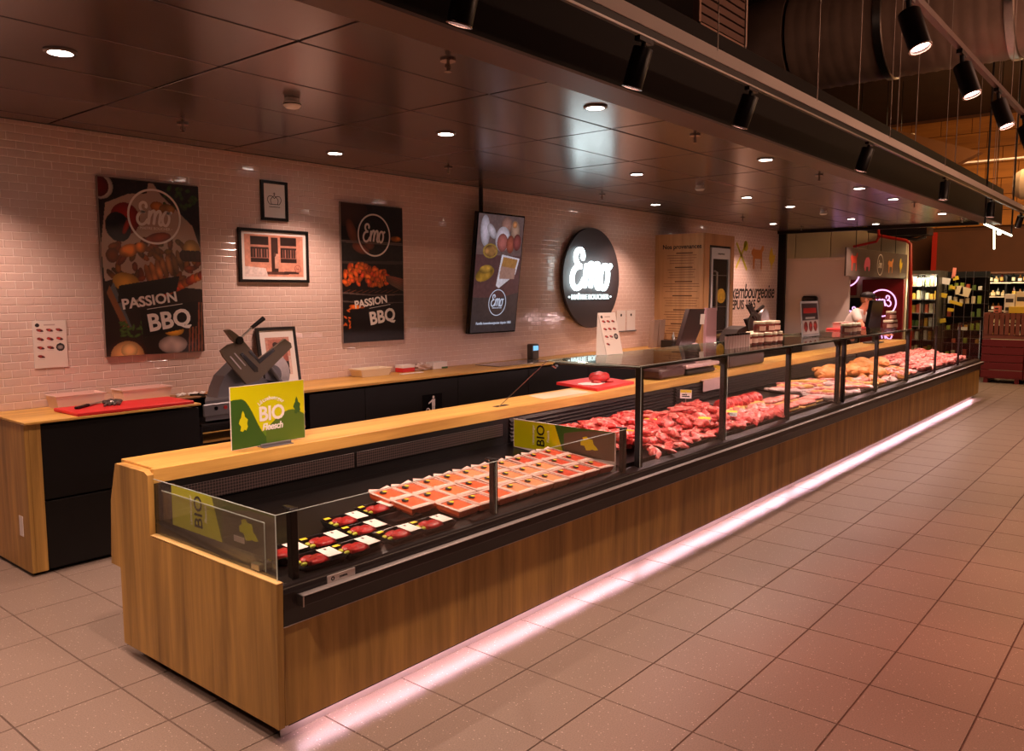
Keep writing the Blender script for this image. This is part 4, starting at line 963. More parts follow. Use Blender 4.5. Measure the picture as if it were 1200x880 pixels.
cv.poly([(.12, .02), (.12, .24), (.92, .27), (.95, .02)], (26, 19, 19))
t, py = food_poster('bbq_poster', 'dark poster of skewers on a grill with script logo, left of the screen', 4.399, 5.101, 1.190, 2.390, cv)
disc_ring('logo_ring', LW, t, (4.765, py, 2.125), XA, ZA, .172, .186, .001, 56); strokes('logo_lettering', LW, t, (4.765, py, 2.14), XA, ZA, .155, wk=1.15)
passion(t, 4.75, 1.45, .95, py)

# ---------------------------------------------------------------- price leaflets
def leaflet(t, o, R, U, w_, h_, seed=0):
    """grid of little meat photos on a white sheet"""
    R = Vector(R).normalized(); U = Vector(U).normalized(); o = Vector(o)
    cv = Canvas(w_, h_, .0028, (240, 226, 218))
    for r in range(4):
        for c in range(3):
            if (r == 3 and c) or (r == 2 and c == 2): continue
            cv.ellipse(.20+.29*c, .80-.185*r, .105, .048, (168, 56, 50), -.25, tex=.3, seed=r*3+c); cv.ellipse(.26+.29*c, .785-.185*r, .05, .030, (70, 30, 30), -.2)
            cv.poly([(.1+.29*c, .735-.185*r), (.1+.29*c, .745-.185*r), (.3+.29*c, .745-.185*r), (.3+.29*c, .735-.185*r)], (214, 196, 190))
    cv.ellipse(.13, .91, .065, .065, (36, 26, 28)); cv.ellipse(.79, .43, .13, .13, (36, 28, 30)); cv.ellipse(.79, .43, .09, .07, (150, 140, 138))
    cv.poly([(.32, .90), (.32, .925), (.66, .925), (.66, .90)], (200, 176, 170))
    cv.build('printed_sheet', PRINT, t, o, R, U)
t = thing('price_leaflet', 'white leaflet with rows of meat photos, taped low on the tiles at left', 'leaflet', (2.08, WY, 1.147))
MB().box(1.978, 2.179, WY-.006, WY-.003, 1.149, 1.452).build('sheet', PAPER, t); leaflet(t, (1.980, WY-.0068, 1.151), XA, ZA, .197, .299)
t = thing('price_leaflet', 'white leaflet board tilted on the canopy glass in front of the round sign', 'leaflet', (4.62, 3.0, TZ+.01))
R = Vector((.05, -.11, 0)).normalized(); o = Vector((4.63, 3.02, TZ+.0105)); lean = Vector((-.30, .05, 1)).normalized()
Rr = Vector((1, -.15, 0)).normalized()
ww, hh = .17, .30
Q = [o, o+Rr*ww, o+Rr*ww+lean*hh, o+lean*hh]; nrm = Rr.cross(lean).normalized()
MB().add([*Q, *[q-nrm*.004 for q in Q]], [(0, 1, 2, 3), (7, 6, 5, 4), (0, 4, 5, 1), (1, 5, 6, 2), (2, 6, 7, 3), (3, 7, 4, 0)]).build('sheet', PAPER, t)
leaflet(t, o+Rr*.004+lean*.004+nrm*.0008, Rr, lean, ww-.008, hh-.008)
Q2 = [q-nrm*.004 for q in Q]; bk = Rr*-.03+Vector((-.01, .05, 0))
MB().add([Q2[0]+bk, Q2[0], Q2[3], Q2[0]+bk-nrm*.002, Q2[0]-nrm*.002, Q2[3]-nrm*.002], [(0, 1, 2), (5, 4, 3), (0, 3, 4, 1), (1, 4, 5, 2), (2, 5, 3, 0)]).build('side_flap', PAPER, t)
t = thing('sheet_holder', 'small white notice sheets taped on the tiles right of the round sign', 'notice', (8.98, WY, 1.1))
for x, c_ in ((8.86, 0), (9.10, 1)): MB().box(x-.105, x+.105, WY-.006, WY-.003, 1.13, 1.39).build('sheet', PAPER, t); MB().cyl((x+.0, WY-.0072, 1.33), (x+.0, WY-.006, 1.33), .018, n=10).build('print_mark', TEXTK, t)
MB().bev(8.74, 9.22, WY-.02, WY-.006, 1.115, 1.13, .002).build('holder_rail', GREY, t)

# ---------------------------------------------------------------- hanging screen
t = thing('hanging_screen', 'tall black display screen hung from the ceiling beside the round sign', 'screen', (6.28, 5.45, 1.2))
M_ = Matrix.Translation((6.285, 5.445, 1.81))@Matrix.Rotation(math.radians(6.5), 4, 'X'); r_ = M_.to_3x3()
hw, hh = .365, .605
MB().bev(-hw, hw, -.02, .03, -hh, hh, .006).xf(M_).build('casing', BLKG, t)
cv = Canvas(2*hw-.03, 2*hh-.03, .0042, (58, 50, 52)); cv.poly([(0, .56), (0, 1), (1, 1), (1, .56)], (96, 78, 78)); cv.poly([(0, .30), (0, .66), (1, .66), (1, .34), (.6, .30)], (78, 52, 54))
cv.ellipse(.16, .86, .10, .22, (176, 170, 186), .1); cv.ellipse(.30, .86, .13, .07, (170, 164, 178), -.8); cv.ellipse(.62, .92, .12, .12, (140, 104, 96)); cv.ellipse(.82, .88, .10, .15, (150, 122, 108), .2); cv.ellipse(.80, .93, .05, .05, (176, 120, 80))
cv.ellipse(.55, .80, .16, .18, (196, 190, 206), -.1); cv.ellipse(.55, .77, .12, .13, (150, 88, 84)); cv.ellipse(.73, .76, .09, .13, (140, 74, 60)); cv.ellipse(.88, .78, .09, .12, (120, 62, 60)); cv.ellipse(.30, .695, .16, .105, (170, 140, 66)); cv.ellipse(.30, .695, .13, .085, (130, 96, 56), tex=.5)
cv.ellipse(.22, .50, .20, .10, (150, 116, 40), .3, tex=.4); cv.ellipse(.24, .54, .14, .06, (166, 130, 52), .1, tex=.4)
cv.poly([(.48, .40), (.56, .67), (.97, .64), (.90, .50), (.55, .38)], (196, 196, 210)); cv.poly([(.54, .50), (.60, .65), (.93, .63), (.86, .50)], (150, 110, 60)); cv.poly([(.54, .46), (.56, .57), (.90, .55), (.88, .46)], (150, 118, 108)); cv.grain(.05)
cv.build('picture', vcol('screen_picture', .25, .45), t, M_@Vector((-hw+.015, -.0208, -hh+.015)), r_@Vector((1, 0, 0)), r_@Vector((0, 0, 1)))
SCW = emis('screen_white', (200, 204, 226), .6)
disc_ring('logo_ring', SCW, t, M_@Vector((.03, -.0216, -.29)), r_@Vector((1, 0, 0)), r_@Vector((0, 0, 1)), .128, .136, .001, 40)
strokes('logo_lettering', SCW, t, M_@Vector((.03, -.0216, -.27)), r_@Vector((1, 0, 0)), r_@Vector((0, 0, 1)), .12)
text_obj('MAITRE BOUCHER', .018, 'lettering', SCW, t, M_@Vector((.03, -.0216, -.345)), r_@Vector((1, 0, 0)), r_@Vector((0, 0, 1)))
text_obj('Famille luxembourgeoise depuis 1865', .036, 'lettering', SCW, t, M_@Vector((.0, -.0216, -.50)), r_@Vector((1, 0, 0)), r_@Vector((0, 0, 1)), off=.0006)
MB().cyl((6.12, 5.50, 2.3), (6.12, 5.50, CZ), .022, n=14).build('ceiling_pole', BLKM, t)
MB().bev(6.0, 6.3, 5.455, 5.52, 1.7, 1.9, .004).build('bracket', BLKM, t)

# ---------------------------------------------------------------- round illuminated sign
t = thing('round_sign', 'large round dark wall sign with glowing white script lettering', 'illuminated sign', (8.105, WY, 1.2))
SC = (8.105, WY-.07, 1.79)
MB().cyl((8.105, WY-.03, 1.79), (8.105, WY-.07, 1.79), .592, n=72).build('disc', mat('sign_disc', (62, 52, 54), .55), t, True)
MB().cyl((8.105, WY-.0, 1.79), (8.105, WY-.03, 1.79), .50, n=48).build('spacer', BLACK, t, True)
GLOW = emis('letter_glow', (222, 244, 246), 5)
strokes('glowing_lettering', GLOW, t, (8.06, WY-.085, 1.885), XA, ZA, .46, ext=.02, wk=1.2, sxk=1.12)
text_obj('• MAÎTRE BOUCHER •', .082, 'glowing_lettering', emis('letter_glow_soft', (222, 240, 240), 1.6), t, (8.06, WY-.078, 1.565), XA, ZA, ext=.006, off=.0018, sx=1.15)
area('sign_glow', (8.06-8.105, -.22, .64), (.9, .4), 2.5, (.86, 1, 1), (math.radians(90), 0, 0), t)

# ---------------------------------------------------------------- tall oak cabinet with fridge
t = thing('maturing_cabinet', 'tall oak cabinet with engraved list and built-in glass door meat fridge', 'cabinet', (10.1, 5.2, 0))
MB().bev(9.70, 9.72, 4.86, WY-.002, .0, 2.385, .002).build('side_panel', PALEW, t)
MB().bev(9.72, 9.86, 4.85, 4.875, .0, 2.385, .002).bev(10.50, 10.60, 4.85, 4.875, .0, 2.385, .002).bev(9.86, 10.50, 4.85, 4.875, 2.235, 2.385, .002).build('front_surround', PALEW, t)
MB().box(9.72, 10.60, 4.875, WY-.002, 2.36, 2.38).box(10.58, 10.60, 4.875, WY-.002, 0, 2.36).box(9.72, 10.58, 5.50, WY-.002, 0, 2.36).build('carcass', WOODV, t)
lines = [(2.22, 'Nos provenances', .105)]
text_obj('Nos provenances', .080, 'lettering', TEXTK, t, (9.699, 5.17, 2.215), (0, -1, 0), ZA, off=.002)
FINE = mat('engraving', (96, 62, 36), .7)
zl = 2.14; rs2 = np.random.RandomState(9)
for blk in range(8):
    MB().box(9.6985, 9.70, 5.17-.16, 5.17+.16*rs2.uniform(.5, 1), zl-.016, zl).build('engraved_heading', FINE, t)
    for k in range(4):
        zl -= .034; w_ = rs2.uniform(.16, .27); MB().box(9.6985, 9.70, 5.17-w_, 5.17+w_, zl-.006, zl).build('engraved_line', FINE, t)
    zl -= .05
f = MB().box(9.90, 10.46, 4.842, 4.87, 2.06, 2.205).box(9.90, 9.955, 4.842, 4.87, .95, 2.06).box(10.42, 10.46, 4.842, 4.87, .95, 2.06).build('fridge_door', mat('fridge_steel', (206, 206, 214), .35, .3), t)
MB().box(9.87, 10.49, 4.862, 4.88, .92, 2.235).box(9.88, 10.48, 4.88, 5.48, .93, 2.22).mat(0).build('fridge_interior', mat('fridge_dark', (26, 18, 16), .6), t)
text_obj('maturmeat', .045, 'lettering', GREYD, t, (10.19, 4.841, 2.13), XA, ZA)
MB().box(9.955, 10.42, 4.85, 4.856, .95, 2.06).build('door_glass', GLASS, t)
MB().tube([(9.985, 4.842, 1.36), (9.985, 4.80, 1.38), (9.985, 4.80, 1.88), (9.985, 4.842, 1.90)], .013, 8).build('handle', STEEL, t)
AM = mat('aged_meat', (150, 100, 34), .5, noise=.3, nscale=20)
for z in (1.84, 1.42, 1.10): MB().box(9.96, 10.42, 4.857, 4.861, z, z+.008).build('fridge_shelf', STEEL, t)
MB().ell((10.24, 4.858, 1.57), (.14, .008, .10), 12, 8).build('hanging_meat', mat('aged_meat_lit', (214, 166, 50), .5, noise=.3, nscale=20), t)  # brighter copy of the aged meat, fridge glow painted into the colour
# ---------------------------------------------------------------- lettering on tiled wall
t = thing('wall_lettering', 'dark lettering and farm animal icons applied to the tiles right of the cabinet', 'wall lettering', (12.6, WY, 1.2))
wy = WY-.0025
text_obj('Famille luxembourgeoise', .33, 'lettering', TEXTK, t, (13.83, wy, 1.62), XA, ZA, align='RIGHT', off=.004, shear=.22, space=.92, sx=.92)
text_obj('DEPUIS 1865', .21, 'lettering', TEXTK, t, (13.05, wy, 1.41), XA, ZA, align='RIGHT', off=.005, space=1.0, sx=.95)
IY = mat('icon_yellow', (196, 182, 40), .5); IO = mat('icon_orange', (216, 138, 72), .5); IG = mat('icon_gold', (218, 180, 40), .5)
def bar2(mt, p, q, r, nm='icon'): line([p, q], r, mt, nm, t, wy)
bar2(IY, (12.25, 2.0), (12.62, 2.42), .045); bar2(IY, (12.25, 2.40), (12.66, 1.98), .05)
MB().add([(12.60+.09*math.cos(a), wy, 2.36+.085*math.sin(a)) for a in np.linspace(0, 2*math.pi, 14, False)], [tuple(range(14))]).build('icon_spoon', IY, t)
COW = [(0, .62), (.06, .78), (.16, .8), (.2, .9), (.26, .8), (.75, .8), (.88, .98), (1, .98), (1, .8), (.88, .7), (.88, .0), (.8, .0), (.78, .42), (.30, .42), (.26, .0), (.17, .0), (.14, .5)]
MB().prism([(12.82+.50*a, 2.0+.40*c) for a, c in COW], 'y', wy-.001, wy).build('icon_cow', IO, t)
HEN = [(.5, 0), (.55, .2), (.85, .4), (1, .75), (.8, .65), (.65, .7), (.5, 1), (.35, .95), (.2, .8), (.1, .5), (.4, .2), (.42, 0)]
MB().prism([(13.52+.32*a, 2.0+.38*c) for a, c in HEN], 'y', wy-.001, wy).build('icon_hen', IG, t)
# ================================================================== FRESH MEAT IN THE CASE
def marbled(name, a, b_, c, sc):
    mt, n, bs = nt(name); N = n.nodes.new; L = n.links.new
    tc = N('ShaderNodeTexCoord'); oi = N('ShaderNodeObjectInfo'); ad = N('ShaderNodeVectorMath'); ad.operation = 'ADD'
    L(tc.outputs['Object'], ad.inputs[0]); L(oi.outputs['Random'], ad.inputs[1])
    t = N('ShaderNodeTexNoise'); t.inputs['Scale'].default_value = sc; t.inputs['Detail'].default_value = 6; t.inputs['Distortion'].default_value = 1.2; L(ad.outputs[0], t.inputs['Vector'])
    cr = N('ShaderNodeValToRGB'); e = cr.color_ramp.elements; e[0].position = .36; e[0].color = (*lin(a), 1); e[1].position = .54; e[1].color = (*lin(b_), 1)
    q = e.new(.68); q.color = (*lin(c), 1)
    L(t.outputs[0], cr.inputs[0]); L(cr.outputs[0], bs.inputs[0]); bs.inputs['Roughness'].default_value = .38
    bp = N('ShaderNodeBump'); bp.inputs['Strength'].default_value = .5; bp.inputs['Distance'].default_value = .008; L(t.outputs[0], bp.inputs['Height']); L(bp.outputs[0], bs.inputs['Normal'])
    return mt
M1 = marbled('fresh_meat_red', (150, 28, 30), (206, 62, 60), (236, 150, 132), 26); M2 = marbled('fresh_meat_pink', (190, 62, 60), (226, 104, 96), (240, 186, 168), 24)
M3 = marbled('veal_pink', (204, 96, 88), (232, 146, 134), (242, 206, 192), 20); POUL = mat('poultry_skin', (226, 150, 84), .4, noise=.2, nscale=22); YF_ = mat('yellow_fat', (236, 186, 104), .4, noise=.1, nscale=30)
SAUS = mat('wrapped_white', (226, 196, 190), .35, noise=.18, nscale=30, coat=.3)
def blob(mt, r, seed, amp=.2):
    rs = np.random.RandomState(seed); a = rs.rand(6)*6
    fn = lambda d: 1+amp*(.6*math.sin(4*d.x+a[0]+2*d.z)+.5*math.sin(5*d.y+a[1])+.35*math.sin(8*d.x+6*d.y+a[2]))
    b = MB().ell((0, 0, r[2]*.8), r, 14, 8, fn)
    o = b.build('meat_cut', mt, None, True); return o
def scatter(name, label, group, protos, pts, zfun, cat='meat'):
    """pts: x, y, rot, layer height"""
    first = {}
    for i, (x, y, a, h, *lb) in enumerate(pts):
        p = protos[i % len(protos)]
        o = p if id(p) not in first else p.copy()
        if id(p) in first: COL.objects.link(o)
        first[id(p)] = 1; o.name = name if i == 0 else name
        o.location = (x, y, zfun(x, y)+h); o.rotation_euler = (random.uniform(-.3, .5), random.uniform(-.35, .35), a)
        s_ = random.uniform(.82, 1.2); o.scale = (s_, s_, s_); tag(o, lb[0] if lb else label, cat, group)
dz = lambda x, y: .585+(y-2.46)*.0816+.008
# black display trays
DT = mat('display_tray', (30, 22, 22), .3)
tr = [(4.02, 5.2, 'under the red steaks'), (5.25, 6.4, 'under the sliced meat behind the second pane'), (6.45, 7.6, 'under the ribs and belly slabs'), (7.7, 8.8, 'under the wrapped strips'), (8.85, 10.0, 'under the poultry'), (10.1, 11.3, 'under the pink cuts'), (11.45, 12.6, 'under the pale cuts near the far end'), (12.7, 13.9, 'at the far end of the case')]
for x0, x1, wh in tr:
    t = thing('display_tray', 'wide black display tray '+wh, 'tray', ((x0+x1)/2, 2.87, .60))
    MB().add([(x, y, dz(x, y)-.006+h) for h in (0, .012) for x, y in ((x0, 2.48), (x1, 2.48), (x1, 3.26), (x0, 3.26))], [(3, 2, 1, 0), (4, 5, 6, 7), (0, 1, 5, 4), (1, 2, 6, 5), (2, 3, 7, 6), (3, 0, 4, 7)]).build('tray_base', DT, t)
    MB().add([(x, y, dz(x, y)+h) for h in (0, .028) for x, y in ((x0, 2.48), (x1, 2.48), (x1, 2.488), (x0, 2.488))], [(3, 2, 1, 0), (4, 5, 6, 7), (0, 1, 5, 4), (1, 2, 6, 5), (2, 3, 7, 6), (3, 0, 4, 7)]).build('tray_rim', DT, t)
hump = lambda y: .05*math.sin(min(1, max(0, (y-2.45)/.7))*math.pi*.62)
pts = []
RW_ = ['front row', 'second row', 'third row', 'fourth row', 'fifth row', 'sixth row', 'seventh row', 'rearmost row']
for i in range(19):
    for j in range(8):
        x, y = 4.13+.098*i+random.uniform(-.02, .02)+.03*(j % 2), 2.53+.088*j+random.uniform(-.015, .015)
        if x > 5.3 and j > 5: continue
        if x < 4.35 and j < 2: continue
        pts.append((x, y, random.uniform(0, 6.3), hump(y)+.008, 'glossy raw red meat cut in the heap, %s, %s from the left' % (RW_[j], ORD[i])))
for i in range(70): x, y = random.uniform(4.2, 5.8), random.uniform(2.6, 2.98); pts.append((x, y, random.uniform(0, 6.3), hump(y)+.045))
random.shuffle(pts)
P = [blob(M1, (.068, .045, .022), 1, .3), blob(M2, (.064, .042, .018), 2, .35), blob(M1, (.075, .038, .020), 3, .35), blob(M2, (.055, .048, .024), 4, .3), blob(M1, (.06, .05, .020), 5, .34), blob(M2, (.072, .035, .018), 6, .4), blob(M1, (.05, .045, .024), 7, .3)]
scatter('meat_cut', 'glossy red raw meat cut lying on top of the heap between the first posts', 'loose red meat cuts', P, pts, dz)
pts = [(5.95+.10*i+random.uniform(-.02, .02), 2.53+.085*j, random.uniform(0, 6.3), hump(2.5)+.012, 'folded pink meat slice along the glass, %s, %s from the left' % (RW_[j], ORD[i])) for i in range(7) for j in range(3)]
scatter('meat_slice', 'folded pink meat slice along the glass behind the second tall pane', 'folded pink slices', [blob(M2, (.08, .05, .03), 11, .35), blob(M2, (.07, .055, .026), 12, .35), blob(M3, (.08, .05, .026), 13, .35)], pts, dz)
# ribs with yellow fat
for i, (x, y, n_) in enumerate(((6.22, 2.86, 'left'), (6.62, 2.86, 'right'))):
    t = thing('rib_roast', 'thick red rib roast with a yellow fat edge, %s of the pair' % n_, 'meat', (x, y, dz(x, y)), 'rib roasts')
    b = MB()
    for k in range(4): b.ell((x-.13+.085*k, y, dz(x, y)+.075), (.055, .07, .06), 12, 8)
    b.build('meat', M1, t, True)
    MB().ell((x, y-.03, dz(x, y)+.038), (.19, .08, .032), 18, 8, lambda d: 1+.08*math.sin(9*d.x)).build('fat_layer', YF_, t, True)
for i, (x, y) in enumerate(((6.95, 2.80), (7.28, 2.78), (6.80, 2.60), (7.15, 2.58), (7.45, 2.62))):
    t = thing('pork_belly', 'pale slab of pork belly with pink stripes, %s from the left' % ORD[i], 'meat', (x, y, dz(x, y)), 'pork belly slabs')
    z = dz(x, y)+.006
    MB().bev(x-.14, x+.14, y-.07, y+.07, z, z+.022, .008).build('fat_layer', YF_, t, True)
    MB().bev(x-.138, x+.138, y-.068, y+.068, z+.022, z+.05, .01).build('meat', M3, t, True)
# wrapped strips
pts = []
def strip(mt, L, r, seed):
    rs = np.random.RandomState(seed); P = [(-L/2+L*k/7, .012*math.sin(k*1.3+seed), r+.004*math.sin(k*2.1)) for k in range(8)]
    return MB().tube(P, [r*.5]+[r*(1+.1*rs.randn()) for _ in range(6)]+[r*.5], 8).build('meat_strip', mt, None, True)
STR = [strip(SAUS, .36, .022, 1), strip(M3, .34, .020, 2), strip(SAUS, .40, .018, 3), strip(YF_, .30, .018, 4)]
for k in range(40):
    x = 7.75+.06*(k % 20)+random.uniform(-.05, .05); y = 2.66+.30*(k//20)+random.uniform(-.06, .06); pts.append((x, y, 1.9+random.uniform(-.35, .35), .012+.02*(k % 2), 'long pale wrapped meat strip, %s, %s from the left' % (('front row', 'back row')[k//20], ORD[k % 20])))
scatter('meat_strip', 'long pale wrapped meat strip laid slantwise behind the middle glass posts', 'wrapped meat strips', STR, pts, dz)
for o in [q for q in bpy.data.objects if q.name.startswith('meat_strip')]: o.rotation_euler.x *= .1; o.rotation_euler.y *= .2
pts = [(7.62+.2*k, 3.04+.03*(k % 2), random.uniform(-.2, .2), .02, 'pale flat fillet in the rear row, %s from the left' % ORD[k]) for k in range(6)]
scatter('fish_fillet', 'pale flat fillet in the rear row behind the middle posts', 'pale fillets', [blob(SAUS, (.13, .04, .018), 21, .1), blob(M3, (.12, .035, .02), 22, .1)], pts, dz)
# poultry
def chicken():
    t = thing('whole_chicken', '', 'poultry')
    MB().ell((0, 0, .06), (.12, .08, .062), 16, 10, lambda d: 1+.10*math.sin(3*d.x+1)).build('body', POUL, t, True)
    for s_ in (-1, 1):
        MB().tube([(.04, s_*.06, .06), (.10, s_*.085, .065), (.15, s_*.05, .075)], [.034, .032, .016], 10).build('leg', POUL, t, True)
        MB().tube([(-.05, s_*.07, .07), (-.02, s_*.105, .06), (-.07, s_*.11, .045)], [.02, .018, .012], 8).build('wing', POUL, t, True)
    return t
ch = chicken(); cl = [(8.95, 2.98), (9.3, 3.05), (9.62, 2.95), (10.15, 3.0), (10.5, 3.08), (10.85, 2.98), (9.8, 2.72)]
for i, (x, y) in enumerate(cl):
    t = ch if i == 0 else copy_tree(ch)
    t.location = (x, y, dz(x, y)+.014); t.rotation_euler = (0, 0, random.uniform(0, 6)); t.scale = (1.25,)*3
    tag(t, 'orange skinned whole chicken lying in the case, %s from the left' % ORD[i], 'poultry', 'whole chickens')
pts = [(8.95+.13*i+random.uniform(-.03, .03), 2.58+.11*j+random.uniform(-.02, .02), random.uniform(0, 6), .012, 'pale pink poultry piece before the whole chickens, %s, %s from the left' % (RW_[j], ORD[i])) for i in range(16) for j in range(3) if not (j > 0 and 5 < i < 9)]
scatter('poultry_piece', 'pale pink poultry piece in the front rows below the whole chickens', 'poultry pieces', [blob(M3, (.08, .05, .03), 31), blob(POUL, (.07, .045, .03), 32), blob(M3, (.065, .05, .03), 33), blob(SAUS, (.08, .04, .02), 34)], pts, dz)
pts = [(11.3+.15*i+random.uniform(-.04, .04), 2.57+.12*j+random.uniform(-.02, .02), random.uniform(0, 6), .012+.02*(j > 2), 'light pink meat cut at the far end, %s, %s from the left' % (RW_[j], ORD[i])) for i in range(17) for j in range(6)]
scatter('veal_cut', 'light pink meat cut piled at the far end of the case', 'light pink cuts', [blob(M3, (.10, .055, .035), 41), blob(M2, (.09, .05, .03), 42), blob(M3, (.09, .06, .03), 43)], pts, dz)
# price tags on pins
for x, y, a, lab in ((4.42, 2.72, .3, 'standing in the red meat near the first post'), (4.95, 2.86, 1.3, 'lying flat on the middle of the meat heap'), (5.78, 3.02, .2, 'on a tall pin above the sausages'), (5.3, 2.62, .8, 'half sunk between meat slices'), (5.75, 2.62, 1.0, 'between folded slices behind the second pane')):
    t = thing('price_tag', 'small white and yellow price tag '+lab, 'price tag', (x, y, dz(x, y)+.05), 'price tags on pins')
    M_ = Matrix.Translation((x, y, dz(x, y)+.10+(.08 if 'tall' in lab else 0)))@Matrix.Rotation(-1.2, 4, 'Z')@Matrix.Rotation(-a, 4, 'X')
    MB().bev(-.045, .045, -.001, .001, -.035, .035, .0004).xf(M_).build('card', PAPER if a < .6 else mat('tag_grey', (150, 146, 146), .5), t)
    MB().box(-.043, .043, -.0016, -.001, .012, .033).xf(M_).build('yellow_band', YELL, t)
    MB().box(-.03, .03, -.0016, -.001, -.022, -.014).box(-.03, .01, -.0016, -.001, -.008, .0).xf(M_).build('print', TEXTK, t)
    MB().cyl((x, y, dz(x, y)+.01), (x, y, dz(x, y)+.08+(.12 if 'tall' in lab else 0)), .003, n=6).build('pin', STEEL, t)

# ================================================================== THINGS ON THE OAK WORKTOP
WZ = .886
t = thing('cutting_board', 'red plastic cutting board under the canopy glass carrying raw meat', 'cutting board', (5.4, 3.6, WZ))
Bd = [(5.03, 3.36), (5.62, 3.40), (5.78, 3.86), (5.19, 3.86)]
MB().prism(Bd, 'z', WZ+.0, WZ+.022).build('board', RED, t)
t = thing('raw_roast', 'round raw red roast resting on the red board', 'meat', (5.36, 3.58, WZ+.022))
MB().ell((5.38, 3.58, WZ+.062), (.095, .075, .042), 18, 10, lambda d: 1+.14*math.sin(5*d.x+3*d.y)+.07*math.sin(11*d.y)).build('meat', mat('roast_red', (186, 44, 46), .32, noise=.3, nscale=30, coat=.3), t, True)
MB().ell((5.30, 3.55, WZ+.036), (.05, .04, .014), 10, 6).ell((5.45, 3.52, WZ+.034), (.05, .03, .012), 10, 6).build('trimmings', M1, t, True)
t = thing('butcher_paper', 'crumpled pale butcher paper under the raw roast', 'paper', (5.25, 3.55, WZ+.022))
MB().ell((5.24, 3.56, WZ+.026), (.13, .09, .004), 16, 6, lambda d: 1+.2*math.sin(9*d.x)).build('sheet', PAPER, t)
t = thing('table_scale', 'dark shop scale with a pale steel pan standing on the worktop', 'scale', (6.5, 3.48, WZ))
SCB = mat('scale_brown', (70, 44, 44), .4)
MB().bev(5.98, 6.42, 3.36, 3.62, WZ+.005, WZ+.09, .02).build('printer_body', SCB, t, True)
b = MB()
b.prism([(6.1, WZ+.09), (6.16, WZ+.17), (6.30, WZ+.20), (6.48, WZ+.19), (6.66, WZ+.10)], 'y', 3.38, 3.6).build('hood', SCB, t)
MB().bev(6.44, 6.98, 3.35, 3.63, WZ+.004, WZ+.05, .012).build('scale_body', BLKM, t, True)
PKS = mat('pan_steel', (222, 190, 190), .35, .5)
MB().bev(6.40, 7.04, 3.335, 3.63, WZ+.065, WZ+.10, .008).build('weighing_pan', PKS, t)
MB().bev(6.72, 6.80, 3.44, 3.50, WZ+.10, 1.16, .006).build('column', PKS, t)
for x in (6.1, 6.9): MB().cyl((x, 3.5, WZ), (x, 3.5, WZ+.006), .02, n=10).build('foot', BLKM, t)
MB().prism([at(796, 405, 3.46), at(808, 362, 3.46), at(826, 362, 3.46), at(821, 385, 3.46), at(813, 405, 3.46)], 'y', 3.46, 3.50).build('operator_screen', mat('screen_brown', (52, 34, 32), .35), t)
MB().prism([at(821, 368, 3.455), at(826, 368, 3.455), at(825, 380, 3.455), at(820, 380, 3.455)], 'y', 3.452, 3.456).build('keypad_light', PAPER, t)
t = thing('customer_display', 'tall narrow pinkish customer panel beside the tilted shop screen', 'display', (7.15, 3.48, WZ))
a, c = at(827, 361, 3.48), at(838, 408, 3.48)
MB().bev(a[0], c[0], 3.47, 3.50, c[1], a[1], .003).build('panel', mat('display_mauve', (176, 140, 146), .3), t)
MB().bev((a[0]+c[0])/2-.02, (a[0]+c[0])/2+.02, 3.475, 3.495, WZ, c[1], .003).bev((a[0]+c[0])/2-.07, (a[0]+c[0])/2+.07, 3.44, 3.54, WZ, WZ+.012, .003).build('foot', PKS, t)
t = thing('tape_roll', 'yellow tape roll lying on the worktop right of the shop scale', 'tape roll', (7.28, 3.45, WZ))
MB().lathe([(.028, 0), (.055, 0), (.055, .028), (.028, .028), (.028, 0)], (7.28, 3.45, WZ+.001), 24).build('roll', mat('tape_yellow', (224, 190, 60), .4), t, True)
t = thing('price_plate', 'pale metal label plate hooked on the worktop edge below the scale', 'label plate', (6.8, 3.312, .8))
MB().bev(6.62, 7.02, 3.288, 3.293, .735, .838, .001).build('plate', PKS, t); MB().box(6.62, 7.02, 3.293, 3.318, .832, .838).build('clip', PKS, t)
t = thing('paper_sheet', 'thin white sheet lying on the oak worktop before the red board', 'paper', (4.7, 3.5, WZ)); MB().add([(4.42, 3.40, WZ+.0012), (4.95, 3.38, WZ+.0012), (4.98, 3.58, WZ+.0012), (4.5, 3.6, WZ+.0012), (4.42, 3.40, WZ), (4.95, 3.38, WZ), (4.98, 3.58, WZ), (4.5, 3.6, WZ)], [(0, 1, 2, 3), (7, 6, 5, 4), (0, 4, 5, 1), (1, 5, 6, 2), (2, 6, 7, 3), (3, 7, 4, 0)]).build('sheet', mat('thin_paper', (236, 200, 170), .5), t)
# second slicer behind canopy
t = thing('meat_slicer', 'dark brown meat slicer with curved guard standing behind the stacked jars', 'meat slicer', (7.7, 3.45, WZ))
SB = mat('slicer_dark', (66, 50, 46), .4, .3)
MB().bev(7.30, 8.15, 3.36, 3.62, WZ+.002, WZ+.13, .02).build('base', SB, t, True)
q = lambda *pp: [at(a, c, 3.40) for a, c in pp]
MB().prism(q((860, 402), (862, 392), (866, 386), (874, 382), (884, 386), (889, 396), (888, 403)), 'y', 3.40, 3.56).build('motor_housing', SB, t)
MB().prism(q((871, 374), (877, 372), (890, 378), (899, 384), (901, 390), (884, 390), (876, 386)), 'y', 3.37, 3.40).build('carriage', SB, t)
MB().prism(q((873, 357), (877, 356), (889, 371), (888, 376), (882, 374)), 'y', 3.38, 3.40).build('pusher_plate', SB, t)
c = at(878, 381, 3.40); disc_ring('blade_guard', GREYD, t, (c[0], 3.365, c[1]), XA, ZA, .10, .125, .012, 32)
c = at(890, 372, 3.5); MB().cyl((c[0]+.15, 3.50, c[1]-.02), (c[0]+.15, 3.53, c[1]-.02), .11, n=24).build('blade', STEEL, t)
